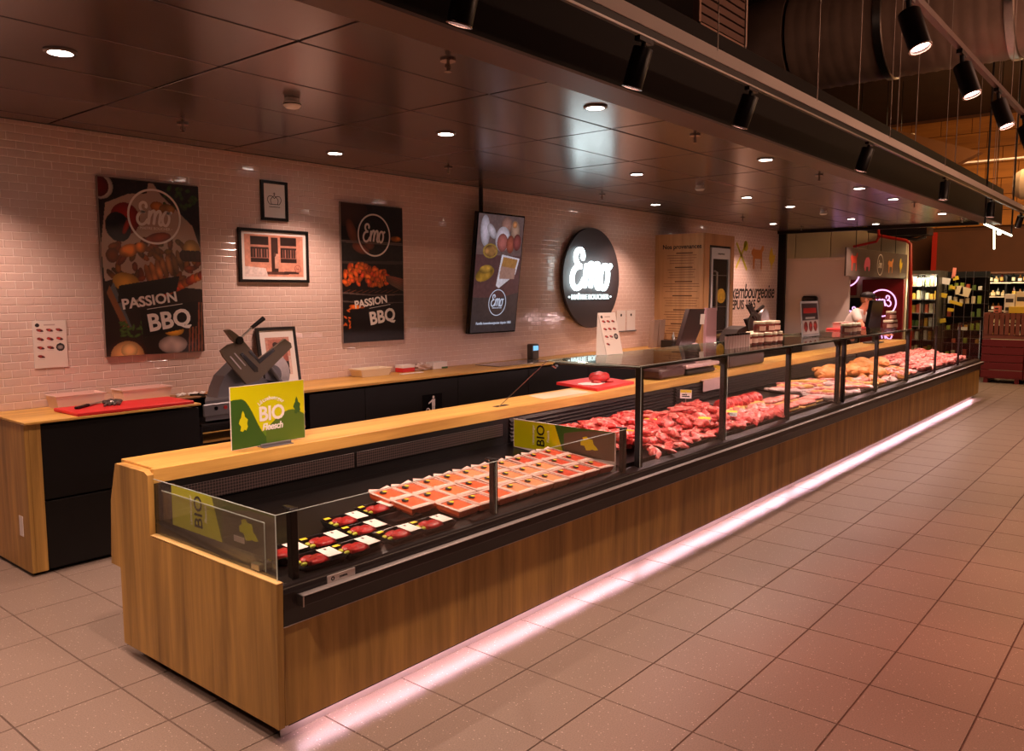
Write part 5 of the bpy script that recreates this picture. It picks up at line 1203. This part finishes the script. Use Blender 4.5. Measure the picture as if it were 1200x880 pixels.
p0, p1 = at(886, 365, 3.4), at(893, 359, 3.4); MB().cyl((p0[0], 3.39, p0[1]), (p1[0], 3.39, p1[1]), .018, n=8).build('handle_grip', BLKM, t)
# jars on canopy glass
JG = mat('jar_content', (112, 52, 44), .25, noise=.2, nscale=40, coat=.5); JL = mat('jar_lid', (240, 222, 196), .4); JB = mat('jar_label', (222, 176, 158), .5)
def jar():
    t = thing('preserve_jar', '', 'jar')
    MB().lathe([(0, 0), (.040, 0), (.043, .006), (.043, .060), (.038, .070), (0, .070)], (0, 0, 0), 18).build('jar_body', JG, t, True)
    MB().lathe([(0, .070), (.041, .070), (.042, .074), (.042, .088), (.038, .092), (0, .092)], (0, 0, 0), 18).build('lid', JL, t, True)
    b = MB(); R0 = [(.0438*math.cos(a), .0438*math.sin(a)) for a in np.linspace(math.pi*1.05, math.pi*1.75, 7)]
    b.ring([[(x, y, .016), (x, y, .052), (x*1.01, y*1.01, .052), (x*1.01, y*1.01, .016)] for x, y in R0]).build('label', JB, t)
    return t
j0 = jar(); cz_ = TZ+.011
J = [(6.15, 2.70, 0), (6.27, 2.70, 0), (6.39, 2.70, 0), (6.52, 2.68, 0), (6.63, 2.68, 0), (6.74, 2.68, 0), (6.42, 2.70, 1), (6.56, 2.68, 1), (6.68, 2.68, 1), (6.5, 2.80, 0), (6.62, 2.82, 0)]
wh = ['bottom row, leftmost', 'bottom row, second from left', 'bottom row, third from left', 'bottom row, third from right', 'bottom row, second from right', 'bottom row, rightmost', 'upper row, left', 'upper row, middle', 'upper row, right', 'rear row, left', 'rear row, right', 'on the very top']
for i, (x, y, k) in enumerate(J):
    t = j0 if i == 0 else copy_tree(j0); t.location = (x, y, cz_+.0925*k); t.rotation_euler = (0, 0, random.uniform(-.3, .3)); t.scale = (1.15, 1.15, 1.0)
    tag(t, 'small pale lidded jar stacked on the canopy glass, '+wh[i], 'jar', 'stacked preserve jars')
for i, (x, y, k, w_) in enumerate(((8.50, 2.66, 0, 'left'), (8.66, 2.66, 0, 'middle'), (8.80, 2.66, 0, 'right'), )):
    t = copy_tree(j0); t.location = (x, y, cz_); t.scale = (1.3, 1.3, 1.1); tag(t, 'wide preserve jar in the short row before the butcher, '+w_, 'jar', 'jars before the butcher')
for i, (x, y, k, w_) in enumerate(((9.85, 2.62, 0, 'bottom left'), (10.02, 2.62, 0, 'bottom right'), (9.95, 2.62, 1, 'on top'))):
    t = copy_tree(j0); t.location = (x, y, cz_+.102*k); t.scale = (1.3, 1.3, 1.1); tag(t, 'preserve jar in the trio at the far canopy end, '+w_, 'jar', 'jars at the far canopy end')
# spice tubes in place of mirrored lettering on the glass
SPT = mat('tube_pink', (226, 196, 192), .4); SPD = mat('tube_dark', (44, 30, 30), .4)
def standin():
    t = thing('letter_standin', '', 'spice tube')
    MB().lathe([(0, 0), (.014, 0), (.014, .095), (0, .095)], (0, 0, 0), 12).build('tube_body', SPT, t, True); MB().lathe([(0, .095), (.0145, .095), (.0145, .11), (0, .11)], (0, 0, 0), 12).build('cap', SPD, t, True); return t
s0 = standin()
for i in range(9):
    t = s0 if i == 0 else copy_tree(s0); t.location = (5.66+.048*i, 2.63, cz_); tag(t, 'slim pale spice tube for mirrored lettering on the canopy glass, %s from the left' % ORD[i], 'spice tube', 'row of spice tubes')
# standing notice on canopy
t = thing('notice_stand', 'upright framed red and white notice standing on the canopy glass', 'notice', (7.84, 2.75, TZ+.01))
M_ = Matrix.Translation((7.84, 2.78, TZ+.011))@Matrix.Rotation(math.radians(-5), 4, 'X'); r_ = M_.to_3x3()
MB().bev(-.23, .23, -.003, .003, 0, .335, .001).xf(M_).build('frame', mat('notice_frame', (200, 196, 200), .35), t)
cv = Canvas(.42, .30, .006, (76, 60, 66)); cv.poly([(0, 0), (0, .45), (1, .45), (1, 0)], (226, 208, 206)); cv.poly([(.1, .68), (.1, .84), (.9, .84), (.9, .68)], (196, 50, 50)); cv.poly([(.2, .50), (.2, .56), (.8, .56), (.8, .50)], (210, 200, 200))
for k in range(3): cv.ellipse(.2+.3*k, .26, .12, .12, (180, 60, 56), tex=.3, seed=k)
cv.build('printed_sheet', PRINT, t, M_@Vector((-.21, -.0036, .015)), r_@Vector((1, 0, 0)), r_@Vector((0, 0, 1)))
MB().bev(-.2, .2, -.04, .04, 0, .004, .001).xf(Matrix.Translation((7.84, 2.78, TZ+.010))).build('base', GREY, t)
t = thing('cutting_board', 'small red board with a clear box on the canopy near the partition', 'cutting board', (9.5, 3.0, TZ+.01)); MB().bev(9.15, 9.85, 2.86, 3.08, cz_, cz_+.018, .003).build('board', RED, t)
t = thing('food_box', 'clear pinkish plastic box standing on the small red board', 'plastic box', (9.45, 2.98, TZ+.03)); MB().ring([[(9.42+a*.32*s_, 2.98+c*.14*s_, cz_+.0185+z) for a, c in ((-.5, -.5), (.5, -.5), (.5, .5), (-.5, .5))] for s_, z in ((.9, 0), (1, .06), (1.04, .064), (.97, .064), (.88, .006))]).build('box', BOXP, t)
# shop screen by the butcher
t = thing('shop_screen', 'black tilted touch screen on a stand before the butcher', 'screen', (12.1, 3.42, WZ))
MB().prism([at(1017, 385, 3.40), at(1023, 352, 3.40), at(1036, 352, 3.40), at(1031, 387, 3.40)], 'y', 3.40, 3.45).build('screen_body', BLKG, t)
c = at(1030, 385, 3.45); MB().bev(c[0]-.25, c[0]-.15, 3.43, 3.47, WZ, c[1]+.02, .004).bev(c[0]-.4, c[0], 3.37, 3.55, WZ, WZ+.02, .004).build('stand', GREYD, t)
# things on the wall counter beyond
t = thing('plastic_tub', 'low white plastic tub standing on the wall counter under the dark poster', 'tub', (4.60, 5.46, .9)); 
MB().ring([[(4.62+a*.34*s_, 5.46+c*.16*s_, .901+z) for a, c in ((-.5, -.5), (.5, -.5), (.5, .5), (-.5, .5))] for s_, z in ((.88, 0), (1, .06), (1.06, .062), (1.06, .07), (.97, .07), (.86, .006))]).build('tub', mat('tub_white', (240, 226, 200), .4), t)
t = thing('glove_box', 'small red and white box on the wall counter right of the tub', 'box', (5.0, 5.5, .9)); MB().bev(4.98, 5.13, 5.44, 5.54, .901, .965, .002).build('box', RED, t); MB().box(4.979, 5.13, 5.439, 5.541, .94, .966).build('lid_panel', PAPER, t)
t = thing('plastic_bag', 'rumpled clear and white bag beside the red box on the counter', 'bag', (5.25, 5.5, .9)); MB().ell((5.24, 5.47, .935), (.10, .05, .035), 16, 9, lambda d: 1+.22*math.sin(7*d.x+9*d.z)+.1*math.sin(15*d.y)).build('bag', mat('bag', (214, 190, 180), .3), t)
t = thing('label_box', 'small white box with a green stripe on the wall counter', 'box', (5.44, 5.5, .9)); MB().bev(5.37, 5.56, 5.44, 5.54, .901, .965, .002).build('box', PAPER, t); MB().box(5.48, 5.561, 5.439, 5.541, .902, .918).build('stripe', MG, t)
t = thing('receipt_strip', 'thin white strip lying at the front of the wall counter', 'paper', (4.98, 5.3, .9)); MB().bev(4.86, 5.12, 5.31, 5.35, .9005, .906, .001).build('strip', PAPER, t)
t = thing('soap_dispenser', 'small grey dispenser with a lit blue display on the wall counter', 'dispenser', (6.86, 5.4, .9)); MB().bev(6.80, 6.92, 5.38, 5.46, .901, 1.07, .01).build('body', GREYD, t, True); MB().box(6.815, 6.90, 5.377, 5.38, 1.0, 1.05).build('display', emis('blue_display', (120, 180, 230), 1.2), t)
for i, (x, lab) in enumerate(((9.30, 'grey upright board standing on the wall counter, left of the pair'), (9.47, 'grey upright board standing on the wall counter, right of the pair'))):
    o = MB().prism([(x-.07, .902), (x+.05, .902), (x+.10, 1.26), (x-.02, 1.26)], 'y', 5.32, 5.38).build('upright_board', mat('board_grey', (150, 124, 110), .5) if i == 0 else bpy.data.materials['board_grey']); solo(o, lab, 'board', 'upright grey boards')
t = thing('utensil_tray', 'black tray with a small bottle beside the grey upright boards', 'tray', (9.6, 5.2, .9)); MB().bev(9.34, 9.66, 5.08, 5.26, .902, 1.0, .006).build('tray', BLKM, t); MB().lathe([(0, 0), (.02, 0), (.02, .06), (.008, .075), (.008, .1), (0, .1)], (9.5, 5.16, 1.0), 12).build('bottle', STEEL, t, True)
t = thing('towel_dispenser', 'black wall towel dispenser mounted on the pale partition', 'dispenser', (14.0, 5.0, 1.0)); MB().bev(13.93, 14.05, 4.87, 5.13, 1.03, 1.55, .03).build('housing', BLKM, t, True); MB().bev(13.925, 13.94, 4.92, 5.08, 1.09, 1.12, .002).build('slot', GREYD, t)

# ================================================================== BUTCHER
def skin(name, verts, edges, radii, mt, parent, sub=2, root=0):
    me = bpy.data.meshes.new(name); o0 = org(parent); me.from_pydata([tuple(Vector(v)-o0) for v in verts], edges, [])
    o = bpy.data.objects.new(name, me); COL.objects.link(o)
    sk = o.modifiers.new('s', 'SKIN'); sk.use_smooth_shade = True; sb = o.modifiers.new('b', 'SUBSURF'); sb.levels = sub; sb.render_levels = sub
    for v, r in zip(me.skin_vertices[0].data, radii): v.radius = (r, r) if not isinstance(r, tuple) else r
    me.skin_vertices[0].data[root].use_root = True
    bpy.context.view_layer.update(); m2 = bpy.data.meshes.new_from_object(o.evaluated_get(bpy.context.evaluated_depsgraph_get()))
    bpy.data.objects.remove(o); m2.name = name; m2.materials.clear(); m2.materials.append(mt)
    o = bpy.data.objects.new(name, m2); COL.objects.link(o); o.parent = parent; ORG[o.name] = o0
    return o
BX, BY = 13.35, 4.17
P_ = thing('person', 'butcher in white short-sleeved shirt and black cap leaning over the scale', 'person', (BX, BY, 0))
SKN = mat('skin', (226, 150, 120), .5); SHIRT = mat('shirt_white', (238, 224, 216), .7); TRS = mat('trousers_black', (34, 28, 30), .7); HAIR = mat('hair', (150, 96, 60), .6); CAPM = mat('cap_black', (26, 20, 22), .6); MASK = mat('face_mask', (226, 222, 214), .6)
V = {}; E_ = []
def J_(n, x, y, z, r, link=None):
    V[n] = (len(V), (BX+x, BY+y, z), r)
    if link: E_.append((V[link][0], V[n][0]))
J_('pelvis', 0, 0, .88, .125); J_('waist', 0, -.04, 1.02, .115, 'pelvis'); J_('chest', 0, -.14, 1.20, .135, 'waist'); J_('neckb', 0, -.22, 1.33, .075, 'chest'); J_('neck', 0, -.26, 1.38, .052, 'neckb')
J_('head1', 0, -.29, 1.43, .070, 'neck'); J_('head2', 0, -.315, 1.49, .088, 'head1'); J_('head3', 0, -.30, 1.545, .074, 'head2')
for s_, n in ((-1, 'l'), (1, 'r')):
    J_('sh'+n, s_*.165, -.17, 1.30, .062, 'chest'); J_('el'+n, s_*.22, -.30, 1.09, .043, 'sh'+n); J_('wr'+n, s_*.13, -.50, 1.0, .028, 'el'+n); J_('pa'+n, s_*.11, -.57, .975, .034, 'wr'+n)
    J_('hp'+n, s_*.09, .01, .80, .095, 'pelvis'); J_('kn'+n, s_*.10, .0, .47, .062, 'hp'+n); J_('an'+n, s_*.10, .04, .09, .042, 'kn'+n); J_('to'+n, s_*.11, -.10, .035, .035, 'an'+n)
    for f, (dx, L, z_) in enumerate(((-.028, .070, 0), (-.010, .080, 0), (.010, .075, 0), (.028, .060, 0))):
        J_('f%d%s' % (f, n), s_*.11+dx, -.60-L*.35, .968, .0095, 'pa'+n); J_('g%d%s' % (f, n), s_*.11+dx*1.1, -.60-L, .945, .008, 'f%d%s' % (f, n))
    J_('t'+n, s_*.11-s_*.045, -.575, .965, .010, 'pa'+n); J_('u'+n, s_*.11-s_*.06, -.61, .95, .009, 't'+n)
vs = [v[1] for v in V.values()]; rr = [v[2] for v in V.values()]
skin('body', vs, E_, rr, SKN, P_)
A = lambda n: V[n][1]
def sub(name, chain, mt, edges=None): 
    skin(name, [p for p, r in chain], edges or [(i, i+1) for i in range(len(chain)-1)], [r for p, r in chain], mt, P_)
mid = lambda a, b, k: tuple(a[i]*(1-k)+b[i]*k for i in range(3))
sub('shirt', [(A('pelvis'), .145), (A('waist'), .135), (A('chest'), .155), (A('neckb'), .085), (A('shl'), .078), (mid(A('shl'), A('ell'), .7), .06), (A('shr'), .078), (mid(A('shr'), A('elr'), .7), .06)], SHIRT, [(0, 1), (1, 2), (2, 3), (2, 4), (4, 5), (2, 6), (6, 7)])
sub('trousers', [(A('pelvis'), .14), (A('hpl'), .105), (A('knl'), .075), (mid(A('knl'), A('anl'), .9), .062), (A('hpr'), .105), (A('knr'), .075), (mid(A('knr'), A('anr'), .9), .062)], TRS, [(0, 1), (1, 2), (2, 3), (0, 4), (4, 5), (5, 6)])
hx, hy, hz = BX, BY-.31, 1.50
MB().ell((hx, hy+.02, hz+.012), (.086, .098, .092), 20, 12).build('hair', HAIR, P_, True)
MB().ell((hx, hy+.01, hz+.062), (.096, .112, .062), 22, 10).build('cap', CAPM, P_, True)
MB().bev(hx-.065, hx+.065, hy-.165, hy-.07, hz+.030, hz+.042, .004).build('cap_peak', CAPM, P_, True)
MB().ell((hx, hy-.075, hz-.045), (.055, .042, .045), 16, 8).build('face_mask', MASK, P_, True)
MB().ell((hx, hy-.098, hz-.008), (.014, .022, .022), 10, 6).build('nose', SKN, P_, True)
for s_ in (-1, 1):
    MB().ell((hx+s_*.03, hy-.084, hz+.012), (.012, .008, .008), 10, 6).build('eye', TEXTK, P_, True); MB().ell((hx+s_*.086, hy+.005, hz-.005), (.012, .02, .03), 10, 6).build('ear', SKN, P_, True)
    a = A('to'+('l' if s_ < 0 else 'r')); MB().ell((a[0], a[1]+.07, .045), (.052, .14, .045), 14, 8).build('shoe', CAPM, P_, True)

# ================================================================== FAR END OF THE SHOP
AY = 4.2
t = thing('animal_sign', 'long brown hanging sign with coloured farm animals and round emblem', 'sign', (15.1, AY, 1.87))
a, c = at(992.7, 289.6, AY), at(1062.5, 327, AY)
MB().bev(a[0], 16.88, AY, AY+.03, 1.872, 2.325, .003).build('board', mat('sign_brown', (92, 78, 70), .5), t)
def icon(pts, px0, px1, z0, z1, mt, nm):
    x0, x1 = at(px0, 300, AY)[0], at(px1, 300, AY)[0]; MB().prism([(x0+(x1-x0)*u, z0+(z1-z0)*v) for u, v in pts], 'y', AY-.004, AY).build(nm, mt, t)
PIG = [(0, .3), (.1, .7), (.3, .95), (.7, 1), (.95, .8), (1, .5), (.9, .0), (.75, .0), (.72, .3), (.35, .3), (.3, 0), (.15, 0)]
icon(COW, 997, 1005, 1.96, 2.26, mat('icon_red', (176, 54, 36), .5), 'icon_cow'); icon(PIG, 1013, 1020, 1.97, 2.20, mat('icon_pink', (238, 110, 140), .5), 'icon_pig')
icon(COW, 1041, 1047, 1.96, 2.22, IO, 'icon_calf'); icon(HEN, 1054, 1058, 1.97, 2.24, IG, 'icon_hen')
c = at(1031.5, 309, AY); disc_ring('emblem_ring', LW, t, (c[0], AY-.002, 2.09), XA, ZA, .17, .185, .002, 32); strokes('emblem_lettering', LW, t, (c[0], AY-.002, 2.10), XA, ZA, .13)
for x in (13.8, 15.2, 16.1): MB().cyl((x, AY+.015, 2.32), (x, AY+.015, 5.4), .006, n=6).build('hanger', BLKM, t)
DR = mat('panel_red', (132, 26, 34), .35, noise=.15, nscale=3); PUR = emis('purple_glow', (236, 170, 236), 1.6)
t = thing('mirrored_panel', 'dark red window panel with glowing mirrored script logo behind the butcher', 'window panel', (16.8, 4.7, .6))
MB().box(16.80, 16.88, 4.22, 4.98, .5, 1.86).build('red_panel', DR, t); MB().box(16.80, 16.88, 5.10, 5.6, 1.55, 1.86).build('red_panel', DR, t); MB().box(16.80, 16.88, 5.02, 5.6, .5, 1.50).build('dark_panel', BLKG, t)
L_ = (0, 1, 0)
disc_ring('logo_ring', PUR, t, (16.79, 4.60, 1.40), L_, ZA, .245, .27, .004, 40); strokes('logo_lettering', PUR, t, (16.79, 4.60, 1.44), L_, ZA, .21, ext=.004)
disc_ring('logo_ring', PUR, t, (16.79, 5.30, 1.98), L_, ZA, .245, .27, .004, 40); strokes('logo_lettering', PUR, t, (16.79, 5.22, 1.22), L_, ZA, .20, ext=.004)
strokes('logo_lettering', PUR, t, (16.79, 4.58, .82), L_, ZA, .24, ext=.004)
MB().box(16.78, 16.80, 4.38, 4.52, 1.0, 1.2).build('paper_note', mat('note', (170, 120, 90), .6), t)
# red pipes and services
RP = mat('pipe_red', (170, 30, 16), .4)
def atx(px, py, X):
    d = fw+rt*((px-600)/F0)-up*((py-440)/F0); k = X/d.x; return (X, d.y*k, 1.628+d.z*k)
t = thing('sprinkler_pipe', 'red sprinkler pipe bending down beside the lit fridge', 'pipe', atx(1067, 400, 16.2))
X_ = 16.2; MB().tube([atx(1000, 289, X_), atx(1014, 286, X_), atx(1027, 283, X_), atx(1030, 278, X_), atx(1029, 264, X_)], .025, 8).build('branch_pipe', RP, t, True)
MB().tube([atx(1029, 276, X_), atx(1045, 279, X_), atx(1062, 282, X_), atx(1067, 286, X_), atx(1067, 330, X_), atx(1066, 400, X_), (16.2, atx(1066, 400, X_)[1], 0)], .030, 8).build('main_pipe', RP, t, True)
t = thing('service_bundle', 'dark pipes and cable ducts crowded under the roof behind the ceiling edge', 'pipes', (16.5, 4, 2.9))
MB().box(16.3, 16.8, 3.75, 4.6, 2.66, 2.80).build('cable_duct', BLKM, t)
for k in range(4): MB().tube([atx(1005+12*k, 268+3*k, 16.6), atx(1050+8*k, 272+3*k, 16.6), atx(1085, 262+5*k, 16.6)], .03, 6).build('dark_pipe', GREYD if k % 2 else BLKM, t, True)
# lit fridge
t = FR = thing('glass_fridge', 'tall brightly lit glass door fridge full of packed goods', 'fridge', (17.2, 3.95, 0))
FG = mat('fridge_frame', (96, 92, 84), .4, .4)
y0, y1 = 3.68, 4.16
MB().box(17.0, 17.7, y1, y1+.03, 0, 2.02).box(17.0, 17.7, y0-.03, y0, 0, 2.02).box(17.0, 17.7, y0, y1, 1.95, 2.02).box(17.0, 17.7, y0, y1, 0, .35).box(17.67, 17.7, y0, y1, .35, 1.95).build('case', FG, t)
for k in range(6): MB().box(17.1, 17.66, y0+.005, y1-.005, .42+.26*k, .435+.26*k).build('fridge_shelf', ALU, t)
for a, c in ((y0, (y0+y1)/2-.005), ((y0+y1)/2+.005, y1)):
    f = MB().box(17.0, 17.02, a, a+.02, .36, 1.94).box(17.0, 17.02, c-.02, c, .36, 1.94).build('door', BLKM, t); MB().box(17.005, 17.012, a+.02, c-.02, .36, 1.94).build('door_glass', GLASS, f)
    MB().cyl((16.97, a+.03, .9), (16.97, a+.03, 1.4), .01, n=8).build('door_handle', ALU, f)
area('fridge_lamp', (-.12, 0, 1.90), (.2, .4), 20, (1, .9, .7), (0, math.radians(-18), 0), FR)
GC = [mat('goods_%d' % i, c_, .5) for i, c_ in enumerate(((232, 216, 180), (150, 170, 60), (214, 160, 60), (236, 232, 220), (190, 90, 60), (96, 120, 60)))]
n = 0
for k in range(6):
    for j in range(6):
        h = random.uniform(.10, .19); y = y0+.045+j*.078; z = .436+.26*k
        o = MB().bev(17.15, 17.25, y-.03, y+.03, z, z+h, .004).build('packed_goods', GC[random.randrange(6)]); solo(o, 'small packed item in the lit fridge, %s shelf from below, %s from left' % (ORD[k], ORD[5-j]), 'package', 'packed goods in the lit fridge')
# bottle shelving at the back wall
t = SH = thing('bottle_shelving', 'long black shelving filled with bottles and jars at the back of the shop', 'shelving', (20.2, 2.5, 0))
MB().box(20.42, 20.5, .4, 4.36, 0, 1.98).build('back_panel', BLACK, t)
for k in range(5): MB().bev(20.05, 20.42, .4, 4.36, .62+.30*k-.03, .62+.30*k, .003).build('shelf', BLKM, t); MB().box(20.045, 20.05, .4, 4.36, .62+.30*k-.028, .62+.30*k-.002).build('price_rail', mat('rail_pale', (196, 180, 160), .5) if k == 0 else bpy.data.materials['rail_pale'], t)
for y in (.4, 1.7, 3.0, 4.33): MB().box(20.05, 20.42, y, y+.03, 0, 1.95).build('upright', BLKM, t)
MB().box(20.05, 20.42, .4, 4.36, 0, .3).build('plinth', BLACK, t)
solo(MB().bev(19.95, 20.5, .3, 4.42, 2.0, 2.92, .01).build('fascia_panel', OSBD), 'broad brown fascia panel above the bottle shelving', 'fascia')
solo(MB().bev(19.9, 19.95, 4.36, 4.46, .0, 2.92, .004).build('red_post', RP), 'slim red post at the left edge of the brown fascia', 'post')
BTD = [mat('bottle_dark', (24, 28, 18), .15), mat('bottle_red', (70, 20, 18), .15), mat('bottle_amber', (120, 76, 30), .15), mat('jar_pale', (200, 170, 120), .3)]; BL = [mat('bottle_label', (232, 214, 176), .5), mat('bottle_label_gold', (206, 170, 80), .5), mat('bottle_label_white', (236, 230, 222), .5)]
def bottle(i):
    t = thing('bottle', '', 'bottle'); h = (.20, .22, .16, .13)[i]; r = (.034, .034, .036, .045)[i]
    MB().lathe([(0, 0), (r, 0), (r, h*.6), (r*.4, h*.75), (r*.36, h*.98), (0, h)], (0, 0, 0), 10).build('glass_body', BTD[i], t, True)
    MB().lathe([(r*1.03, h*.15), (r*1.03, h*.5)], (0, 0, 0), 10).build('label', BL[i % 3], t, True); return t
bp = [bottle(i) for i in range(4)]; ub = set(); sn = ['lowest shelf', 'second shelf', 'middle shelf', 'fourth shelf', 'top shelf']
for k in range(5):
    y = 4.28; nb = 0
    while y > 1.9:
        i = random.choice((0, 0, 1, 2, 3)); 
        if abs(y-3.015) > .05:
            t = bp[i] if i not in ub else copy_tree(bp[i]); ub.add(i)
            t.location = (20.18, y, .62+.30*k+.001); nb += 1; tag(t, 'small bottle or jar on the %s at the back, %s from the left' % (sn[k], ORD[nb-1]), 'bottle', 'goods on the %s' % sn[k])
        y -= random.uniform(.085, .12)
# promotion rack
t = RK = thing('promotion_rack', 'black wire rack end with hanging cards and small goods behind the counter end', 'rack', (17.4, 3.3, 0))
MB().box(17.5, 17.55, 2.9, 3.62, 0, 2.0).build('back_panel', BLACK, t)
for k in range(7): MB().bev(17.25, 17.5, 2.9, 3.62, .38+.25*k, .395+.25*k, .002).build('shelf', BLKM, t)
for y in (2.92, 3.12, 3.25, 3.42, 3.6): MB().box(17.249, 17.255, y, y+.006, 0, 2.0).build('front_wire', STEEL, t)
for k, (px, py, w_, h_, m_, lab) in enumerate(((1118, 320, .06, .20, 0, 'tall pinkish card at the top of the rack'), (1106, 329, .22, .12, 1, 'white tilted card below the tall pinkish one'), (1120, 326, .10, .07, 2, 'orange card right of the white tilted card'), (1117, 337, .12, .06, 2, 'yellow card above the hanging paper bags'), (1124, 340, .13, .16, 3, 'pale hanging paper bag, left one'), (1131, 342, .17, .17, 3, 'pale hanging paper bag, right one'), (1105, 346, .14, .08, 2, 'yellow and green card at the left of the rack'), (1120, 355, .24, .06, 2, 'long yellow shelf card in the middle'), (1114, 363, .11, .06, 2, 'short yellow shelf card below the long one'), (1103, 376, .16, .08, 2, 'orange card low on the rack'), (1128, 385, .16, .06, 1, 'pale card at the bottom of the rack'))):
    c = atx(px, py, 17.244)
    mt_ = [CARD, PAPER, bpy.data.materials['tape_yellow'], BL[0]][m_]
    M_ = Matrix.Translation(c)@Matrix.Rotation(random.uniform(-.3, .3), 4, 'X')
    o = MB().bev(-.004, .004, -w_/2, w_/2, -h_/2, h_/2, .001).xf(M_).build('shelf_card', mt_); solo(o, lab, 'card')
for k in range(6):
    for j in range(6):
        h = random.uniform(.07, .16); y = 3.02+j*.1
        if random.random() < .75: o = MB().bev(17.30, 17.37, y-.03, y+.03, .396+.25*k, .396+.25*k+h, .004).build('rack_item', GC[random.randrange(6)]); solo(o, 'small packaged item on the promotion rack, %s shelf from below, %s from left' % (ORD[k], ORD[5-j]), 'package', 'items on the promotion rack')
# red crates and slatted crates
CR = mat('crate_red', (104, 14, 18), .5); CW = mat('crate_brown', (122, 66, 52), .6, noise=.12, nscale=6)
for c in range(3):
    ya = 2.80-.66*c
    for k in range(5):
        z = .10+.137*k; cn = ['left', 'middle', 'right'][c]; kn = ['lowest', 'second from below', 'third from below', 'fourth from below', 'topmost'][k]
        t = thing('red_crate', 'dark red stacked crate, %s stack, %s' % (cn, kn), 'crate', (16.9, ya-.32, z), 'dark red crates')
        MB().bev(16.50, 16.52, ya-.65, ya, z, z+.130, .006).build('front_board', CR, t); MB().bev(16.52, 17.2, ya-.65, ya-.63, z, z+.130, .004).bev(16.52, 17.2, ya-.02, ya, z, z+.130, .004).build('side_boards', CR, t); MB().box(16.52, 17.2, ya-.63, ya-.02, z, z+.012).build('bottom', CR, t)
    t = thing('crate_base', 'dark red pallet feet under the %s crate stack' % cn, 'pallet', (16.9, ya-.32, 0))
    for y in (ya-.60, ya-.12): MB().bev(16.52, 17.2, y, y+.07, 0, .085, .004).build('foot', CR, t)
    MB().bev(16.5, 17.2, ya-.65, ya, .085, .099, .003).build('deck', CR, t)
    t = thing('slatted_crate', 'tall brown slatted crate standing on the %s red stack' % cn, 'crate', (16.9, ya-.32, .786))
    for j in range(8): MB().bev(16.52, 16.535, ya-.645+j*.081, ya-.645+j*.081+.066, .86, 1.245, .003).build('slat', CW, t)
    MB().bev(16.535, 16.55, ya-.65, ya, .786, .862, .003).bev(16.535, 16.55, ya-.65, ya, 1.15, 1.22, .003).bev(16.55, 17.1, ya-.65, ya-.635, .786, 1.245, .003).bev(16.55, 17.1, ya-.015, ya, .786, 1.245, .003).build('frame', CW, t)
    MB().box(16.55, 17.1, ya-.635, ya-.015, 1.20, 1.215).build('top_board', CW, t)
for px0, px1, z0, z1, m_, lab in ((1165, 1172, 1.246, 1.36, CARD, 'small salmon carton on the slatted crates'), (1177, 1189, 1.246, 1.58, BL[2], 'pale printed carton on the slatted crates'), (1190, 1203, 1.246, 1.62, BL[0], 'taller pale carton at the right edge on the crates')):
    y1, y0 = atx(px0, 350, 16.6)[1], atx(px1, 350, 16.6)[1]
    t = thing('carton', lab, 'box', (16.7, (y0+y1)/2, z0)); MB().bev(16.62, 16.85, y0, y1, z0, z1, .004).build('box', m_, t); MB().box(16.617, 16.62, y0+.02, y1-.02, z0+.12*(z1-z0), z0+.3*(z1-z0)).box(16.617, 16.62, y0+.02, y1-.02, z0+.55*(z1-z0), z0+.75*(z1-z0)).build('print', GREYD, t)
t = thing('yellow_tray', 'yellow and orange tray in front of the pale cartons', 'tray', (16.56, 2.3, 1.246)); MB().bev(16.52, 16.61, 2.14, 2.42, 1.246, 1.36, .004).build('tray', bpy.data.materials['tape_yellow'], t)
# linear lamp
TUB = emis('tube_white', (255, 246, 214), 4)
t = thing('linear_lamp', 'bright slanting white tube lamp near the end of the bulkhead', 'lamp', (15.5, 2.2, 2.5))
a, c = at(1154, 262.5, 2.15), at(1185, 276, 2.15)
MB().cyl((a[0], 2.15, a[1]), (c[0], 2.15, c[1]), .015, n=12).build('tube', TUB, t)
for p in (a, c): MB().cyl((p[0], 2.15, p[1]), (p[0], 2.15, 5.51), .012, n=8).build('hanger', BLKM, t)
t = thing('pendant_lamp', 'small glowing vertical tube lamp hanging below the slanting one', 'lamp', (15, 2.45, 2.3))
p0, p1 = atx(1165, 268, 15), atx(1165, 292, 15); MB().cyl(p0, p1, .014, n=10).build('tube', TUB, t); MB().cyl(p0, (15, p0[1], 5.51), .006, n=6).build('cord', BLKM, t)
p0 = atx(1171, 273, 15); MB().ell(p0, (.035, .035, .035), 12, 8).build('globe', TUB, t, True)
